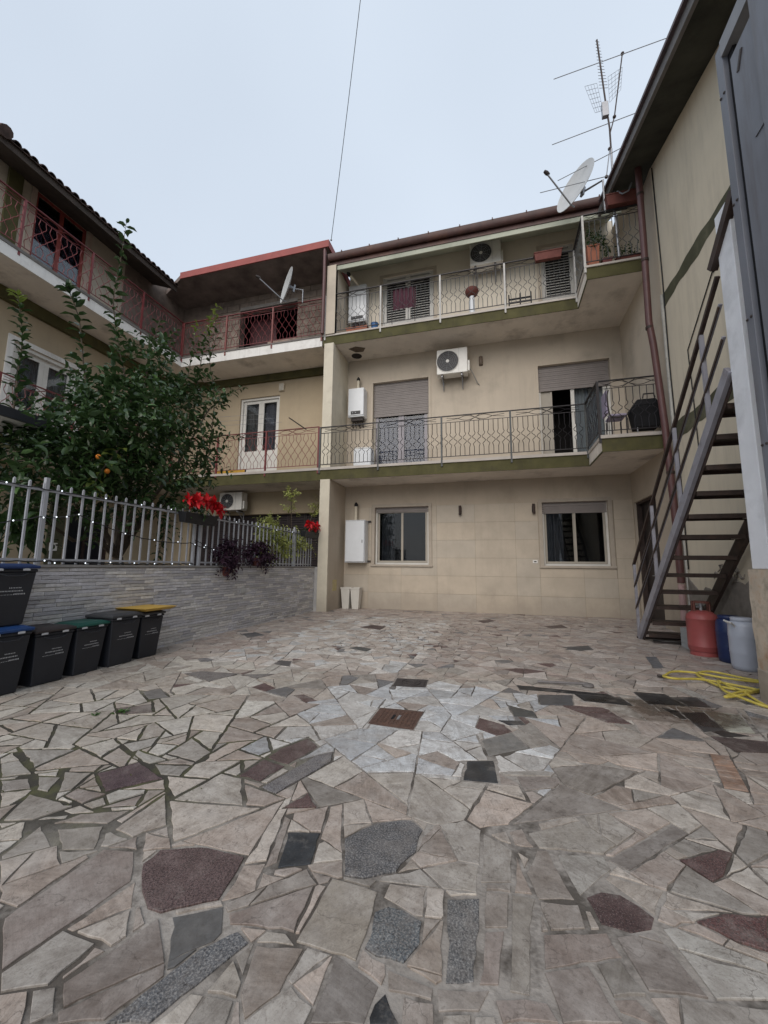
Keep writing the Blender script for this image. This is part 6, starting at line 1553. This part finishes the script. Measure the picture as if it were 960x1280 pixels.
# ================================================================== vegetation
PT = lambda u, v, x: np.array(onX(u, v, x))
TR_ = thing('citrus_tree', 'dense dark citrus tree with a few oranges and tall leafy shoots behind the fence', 'tree', (-5.9, 5.3, 0))
tm = MB(); tm.tube([(-5.9, 5.3, 0), (-5.88, 5.28, .7), (-5.95, 5.2, 1.3)], [.10, .085, .075], 10)
tb = np.array([-5.95, 5.2, 1.3])
blobs = [((150,540), -5.7, (.85,.8,.75)), ((70,590), -5.9, (.8,.75,.55)), ((210,520), -6.0, (.7,.7,.62)), ((135,500), -6.1, (.5,.45,.5)), ((235,575), -5.8, (.5,.55,.5)), ((185,455), -6.1, (.42,.4,.5)), ((175,600), -5.6, (.7,.75,.42)), ((22,628), -5.7, (.45,.4,.3)), ((262,510), -6.0, (.36,.4,.45)), ((100,560), -5.6, (.6,.6,.5)), ((232,460), -6.1, (.28,.3,.4)), ((250,620), -5.6, (.22,.3,.3)), ((140,450), -6.0, (.35,.3,.4)), ((205,630), -5.3, (.4,.45,.25)), ((120,625), -5.4, (.45,.5,.25)), ((55,620), -5.6, (.5,.45,.3))]
cen = [PT(*b_[0], b_[1]) for b_ in blobs]; rad3 = [b_[2] for b_ in blobs]
for c_ in cen[:9]:
    mid_ = tb*.5+c_*.5+np.array([0, 0, -.1]); tm.tube([tb, tb*.7+c_*.3+np.array([.03,0,.1]), mid_, c_], [.05, .035, .025, .012], 6)
part('trunk', tm, barkm, TR_, smooth=60)
P, D_, S_, tw = twigs(cen, rad3, 640, 12, .165, RNG, .5, .5, .3)
sh = np.where(RNG.random(len(P)) < .05, RNG.uniform(.5, 1, len(P)), RNG.uniform(0, .12, len(P)))
cr = leaf_cloud('crown', P, D_, S_, sh, leafg, TR_, RNG)
tm = MB()
for a, b_ in tw[::2]: tm.tube([a, b_], [.006, .003], 3)
part('twigs', tm, barkm, cr, kind='stuff')
# tall shoots: each leaf a piece of its own
lmesh = bpy.data.meshes.new('leaf'); lmesh.from_pydata([tuple(v) for v in LV], [], [tuple(f) for f in LF.tolist()]); lmesh.materials.append(leafg)
lmesh2 = bpy.data.meshes.new('leaf'); lmesh2.from_pydata([tuple(v) for v in LV], [], [tuple(f) for f in LF.tolist()]); lmesh2.materials.append(leafy)
def shoot(path, x, n, size, tipyellow=0):
    pts = crom([Vector(PT(u, v, x)) for u, v in path], 6); st = part('shoot', MB().tube(pts, [.013*(1-.8*i/len(pts)) for i in range(len(pts))], 5), barkm, TR_, smooth=60)
    m = len(pts)-1
    n = int(n*1.25)
    for i in range(n):
        t = (i+.4)/n; k = t*m; p = pts[int(k)].lerp(pts[min(m, int(k)+1)], k-int(k)); ax = (pts[min(m, int(k)+1)]-pts[int(k)]).normalized()
        s1 = ax.cross(Vector((0.3, 1, .1))).normalized(); s2 = ax.cross(s1); ph = i*2.4+ru(-.4, .4)
        d = (s1*cos(ph)+s2*sin(ph)+ax*ru(.25, .8)-Vector((0, 0, ru(.0, .25)))).normalized()
        y_ = Vector((ru(-.5, .5), ru(-.5, .5), 1)).cross(d).normalized(); z_ = d.cross(y_)
        M_ = Matrix((d, y_, z_)).transposed()
        inst('leaf', lmesh2 if t > 1-tipyellow else lmesh, st, p, rot=M_.to_euler(), sc=(size*15*ru(.75, 1.25)*(1-.3*t),)*3)
shoot([(168,520),(152,450),(142,380),(150,330),(158,278)], -6.0, 52, .15)
shoot([(112,520),(104,450),(99,400),(88,368),(84,360)], -6.0, 38, .15)
shoot([(14,540),(22,470),(28,420),(22,366)], -5.8, 60, .12, .12)
shoot([(240,520),(250,460),(258,420),(272,382)], -6.1, 40, .12, .35)
shoot([(262,560),(268,500),(262,450),(262,400)], -6.0, 34, .12, .15)
shoot([(235,470),(242,430),(246,402)], -6.1, 16, .10, .4)
shoot([(255,520),(280,495),(306,484)], -6.0, 18, .12)
shoot([(262,545),(285,545),(304,548)], -6.0, 14, .11)
shoot([(180,470),(190,430),(200,400)], -6.1, 18, .12)
shoot([(262,450),(270,420),(268,395)], -6.1, 14, .11, .3)
shoot([(195,630),(205,665),(195,700)], -5.4, 26, .11)
shoot([(150,560),(120,600),(128,625)], -5.2, 18, .12, 1)
for (u, v) in ((123, 571), (134, 589)):
    p = onX(u, v, -5.05); part('orange', MB().ball(p, .034, 7), orangem, TR_, smooth=80)
# drooping dark palm-like leaves at the far left
DL = thing('droopy_plant', 'dark drooping strap leaved plant behind the fence at the left edge', 'plant', (-5.6, 3.0, 0))
part('stem', MB().tube([(-5.6, 2.75, 0), (-5.6, 2.8, 1.9)], .025, 6), barkm, DL)
P, D_, S_, tw = twigs([PT(8, 655, -5.5), PT(30, 645, -5.5)], [(.15, .3, .25), (.15, .3, .2)], 16, 7, .22, RNG, -.6, .3, .3)
D_[:, 2] -= .9; leaf_cloud('foliage', P, D_, S_, RNG.uniform(0, .05, len(P)), leafg, DL, RNG)
# poinsettias
def star_cloud(centres, spread, n, size, m, par, rng, name='red_bracts'):
    P, D_, S_ = [], [], []
    for c_ in centres:
        for _ in range(n):
            h = np.array(c_)+rng.normal(0, 1, 3)*np.array(spread); k = 7
            for i in range(k):
                a = 2*pi*i/k+rng.uniform(-.2, .2); P.append(h); D_.append([.75+.0*a, cos(a), sin(a)+.1]); S_.append(size*rng.uniform(.7, 1.2))
    D_ = np.array(D_); D_[:, 0] = rng.uniform(-.1, .7, len(D_))
    return leaf_cloud(name, np.array(P), D_, np.array(S_), rng.uniform(0, .3, len(P)), m, par, rng, kind=None)
fx = WX+.02
def poin(label, u0, u1, v0, v1, cu, cv, wide):
    a, b_ = onX(u0, v1, fx), onX(u1, v0, fx)
    t = thing('window_box', label, 'flower box', (fx, (a.y+b_.y)/2, a.z), 'poinsettia boxes on the fence')
    m_ = MB(); m_.frustum((fx-.05, fx+.06, a.y+.02, b_.y-.02), a.z, (fx-.07, fx+.09, a.y, b_.y), a.z+.16); part('box_shell', m_, simple('black_flower_box', (.012, .013, .016), .5), t, bev=.006)
    star_cloud([PT(u, v, fx+.05) for u, v in zip(cu, cv)], (.05, .07, .045), 7 if wide else 5, .13, redflower, t, RNG)
    P, D_, S_, _t = twigs([np.array([fx, (a.y+b_.y)/2, a.z+.18])], [(.08, (b_.y-a.y)/2, .07)], 14, 6, .09, RNG, .3, .12, .2)
    leaf_cloud('green_leaves', P, D_, S_, RNG.uniform(0, .05, len(P)), leafg, t, RNG)
poin('black box with large scarlet poinsettias at the join of the fence lengths', 226, 268, 640, 652, (243, 262, 272), (627, 630, 634), True)
poin('small box with scarlet poinsettias at the pillar end of the fence', 378, 399, 660, 671, (386, 395), (657, 658), False)
# purple trailing plants in pots on the wall
for lab, c_, rr, n_ in (('dark purple trailing plant in a pot spilling over the wall top', (283, 698), (.14, .27, .27), 100), ('dark purple plant spreading along the far fence foot', (322, 694), (.14, .52, .19), 130)):
    p = PT(*c_, WX-.0); t = thing('purple_plant', lab, 'plant', (p[0], p[1], 1.19)); 
    part('pot', MB().lathe((p[0]-.02, p[1], 1.187 if rr[1] > .3 else 1.0), [(.07,0),(.10,.14),(.105,.15),(.09,.16)], 14), terra, t, smooth=40)
    P, D_, S_, _t = twigs([p+np.array([.03,0,.02])], [rr], n_, 10, .085, RNG, .1, .2, .3); leaf_cloud('foliage', P, D_, S_, RNG.uniform(0, .2, len(P)), purpleleaf, t, RNG)
# variegated shrub and potted citrus saplings
t = thing('variegated_shrub', 'yellow green variegated shrub growing behind the farther fence', 'shrub', (-5.15, 7.9, 1.1))
P, D_, S_, tw = twigs([PT(345, 684, -5.0), PT(340, 672, -5.0), PT(366, 682, -5.0), PT(332, 668, -5.0)], [(.2,.7,.33), (.15,.4,.4), (.2,.5,.25), (.1,.2,.35)], 330, 10, .095, RNG, .5, .26, .3)
leaf_cloud('foliage', P, D_, S_, RNG.uniform(0, .6, len(P)), leafv, t, RNG); part('stems', MB().tube([(-5.15,7.9,0),(-5.12,7.95,1.3),tuple(PT(345,685,-5.1))], .02, 5).tube([(-5.15,7.9,.6),tuple(PT(338,672,-5.1))], .012, 5), barkm, t, smooth=60)
for lab, path in (('slender young lemon sapling rising above the farther fence', [(362, 690), (364, 660), (364, 617)]), ('young leafy sapling leaning beside the pillar', [(388, 668), (388, 650), (400, 628)])):
    pts = crom([Vector(PT(u, v, -5.0)) for u, v in path], 5); t = thing('sapling', lab, 'sapling', tuple(pts[0]), 'saplings behind the farther fence')
    part('stem', MB().tube(pts, .01, 5), barkm, t, smooth=60); top = np.array(pts[-1])
    P, D_, S_, _t = twigs([top-np.array([0,0,.12]), np.array(pts[len(pts)*2//3])], [(.15,.2,.26), (.15,.2,.22)], 26, 8, .09, RNG, .9, .2, .1); leaf_cloud('foliage', P, D_, S_, RNG.uniform(0, .7, len(P)), leafv, t, RNG)
t = thing('twiggy_plant', 'straggly dry plant behind the thin wire panel near the pillar', 'plant', (-5.0, 9.5, 1.2)); P, D_, S_, tw = twigs([PT(396, 692, -4.9)], [(.15,.35,.35)], 16, 6, .06, RNG, .5, .4, .1)
leaf_cloud('foliage', P, D_, S_, RNG.uniform(0, .4, len(P)), leafv, t, RNG); m_ = MB(); [m_.tube([a, b_], .005, 3) for a, b_ in tw]; part('stems', m_, barkm, t)
# weeds in the joints
for (u, v, s_) in ((152, 891, .6), (120, 894, .42)):
    p = np.array(onZ(u, v, 0)); t = thing('weed', 'low green weed rosette in a paving joint, the %s one' % ('larger' if s_ > .5 else 'smaller'), 'weed', tuple(p)); n = int(46*s_)
    D_ = RNG.normal(0, 1, (n, 3)); D_[:, 2] = RNG.uniform(.1, .7, n); P = p+RNG.normal(0, .035*s_, (n, 3))*np.array([1, 1, 0])+np.array([0, 0, .004])
    leaf_cloud('leaves', P, D_, RNG.uniform(.04, .075, n)*s_, RNG.uniform(0, .2, n), weedm, t, RNG)
n = 500; a = RNG.uniform(0, 2*pi, n); rr = RNG.uniform(0, 1, n)**.5
P = np.stack([-2.75+rr*1.4*np.cos(a), 2.35+rr*1.0*np.sin(a), np.full(n, -.008)], 1); D_ = RNG.normal(0, 1, (n, 3)); D_[:, 2] = RNG.uniform(.2, .6, n)
mo_ = leaf_cloud('moss_tufts', P, D_, RNG.uniform(.008, .02, n), RNG.uniform(0, .3, n), leafmat('moss', (.05, .06, .02), (.09, .10, .03)), None, RNG); tag(mo_, 'tiny moss tufts in the wide joints of the pale stones', 'moss')
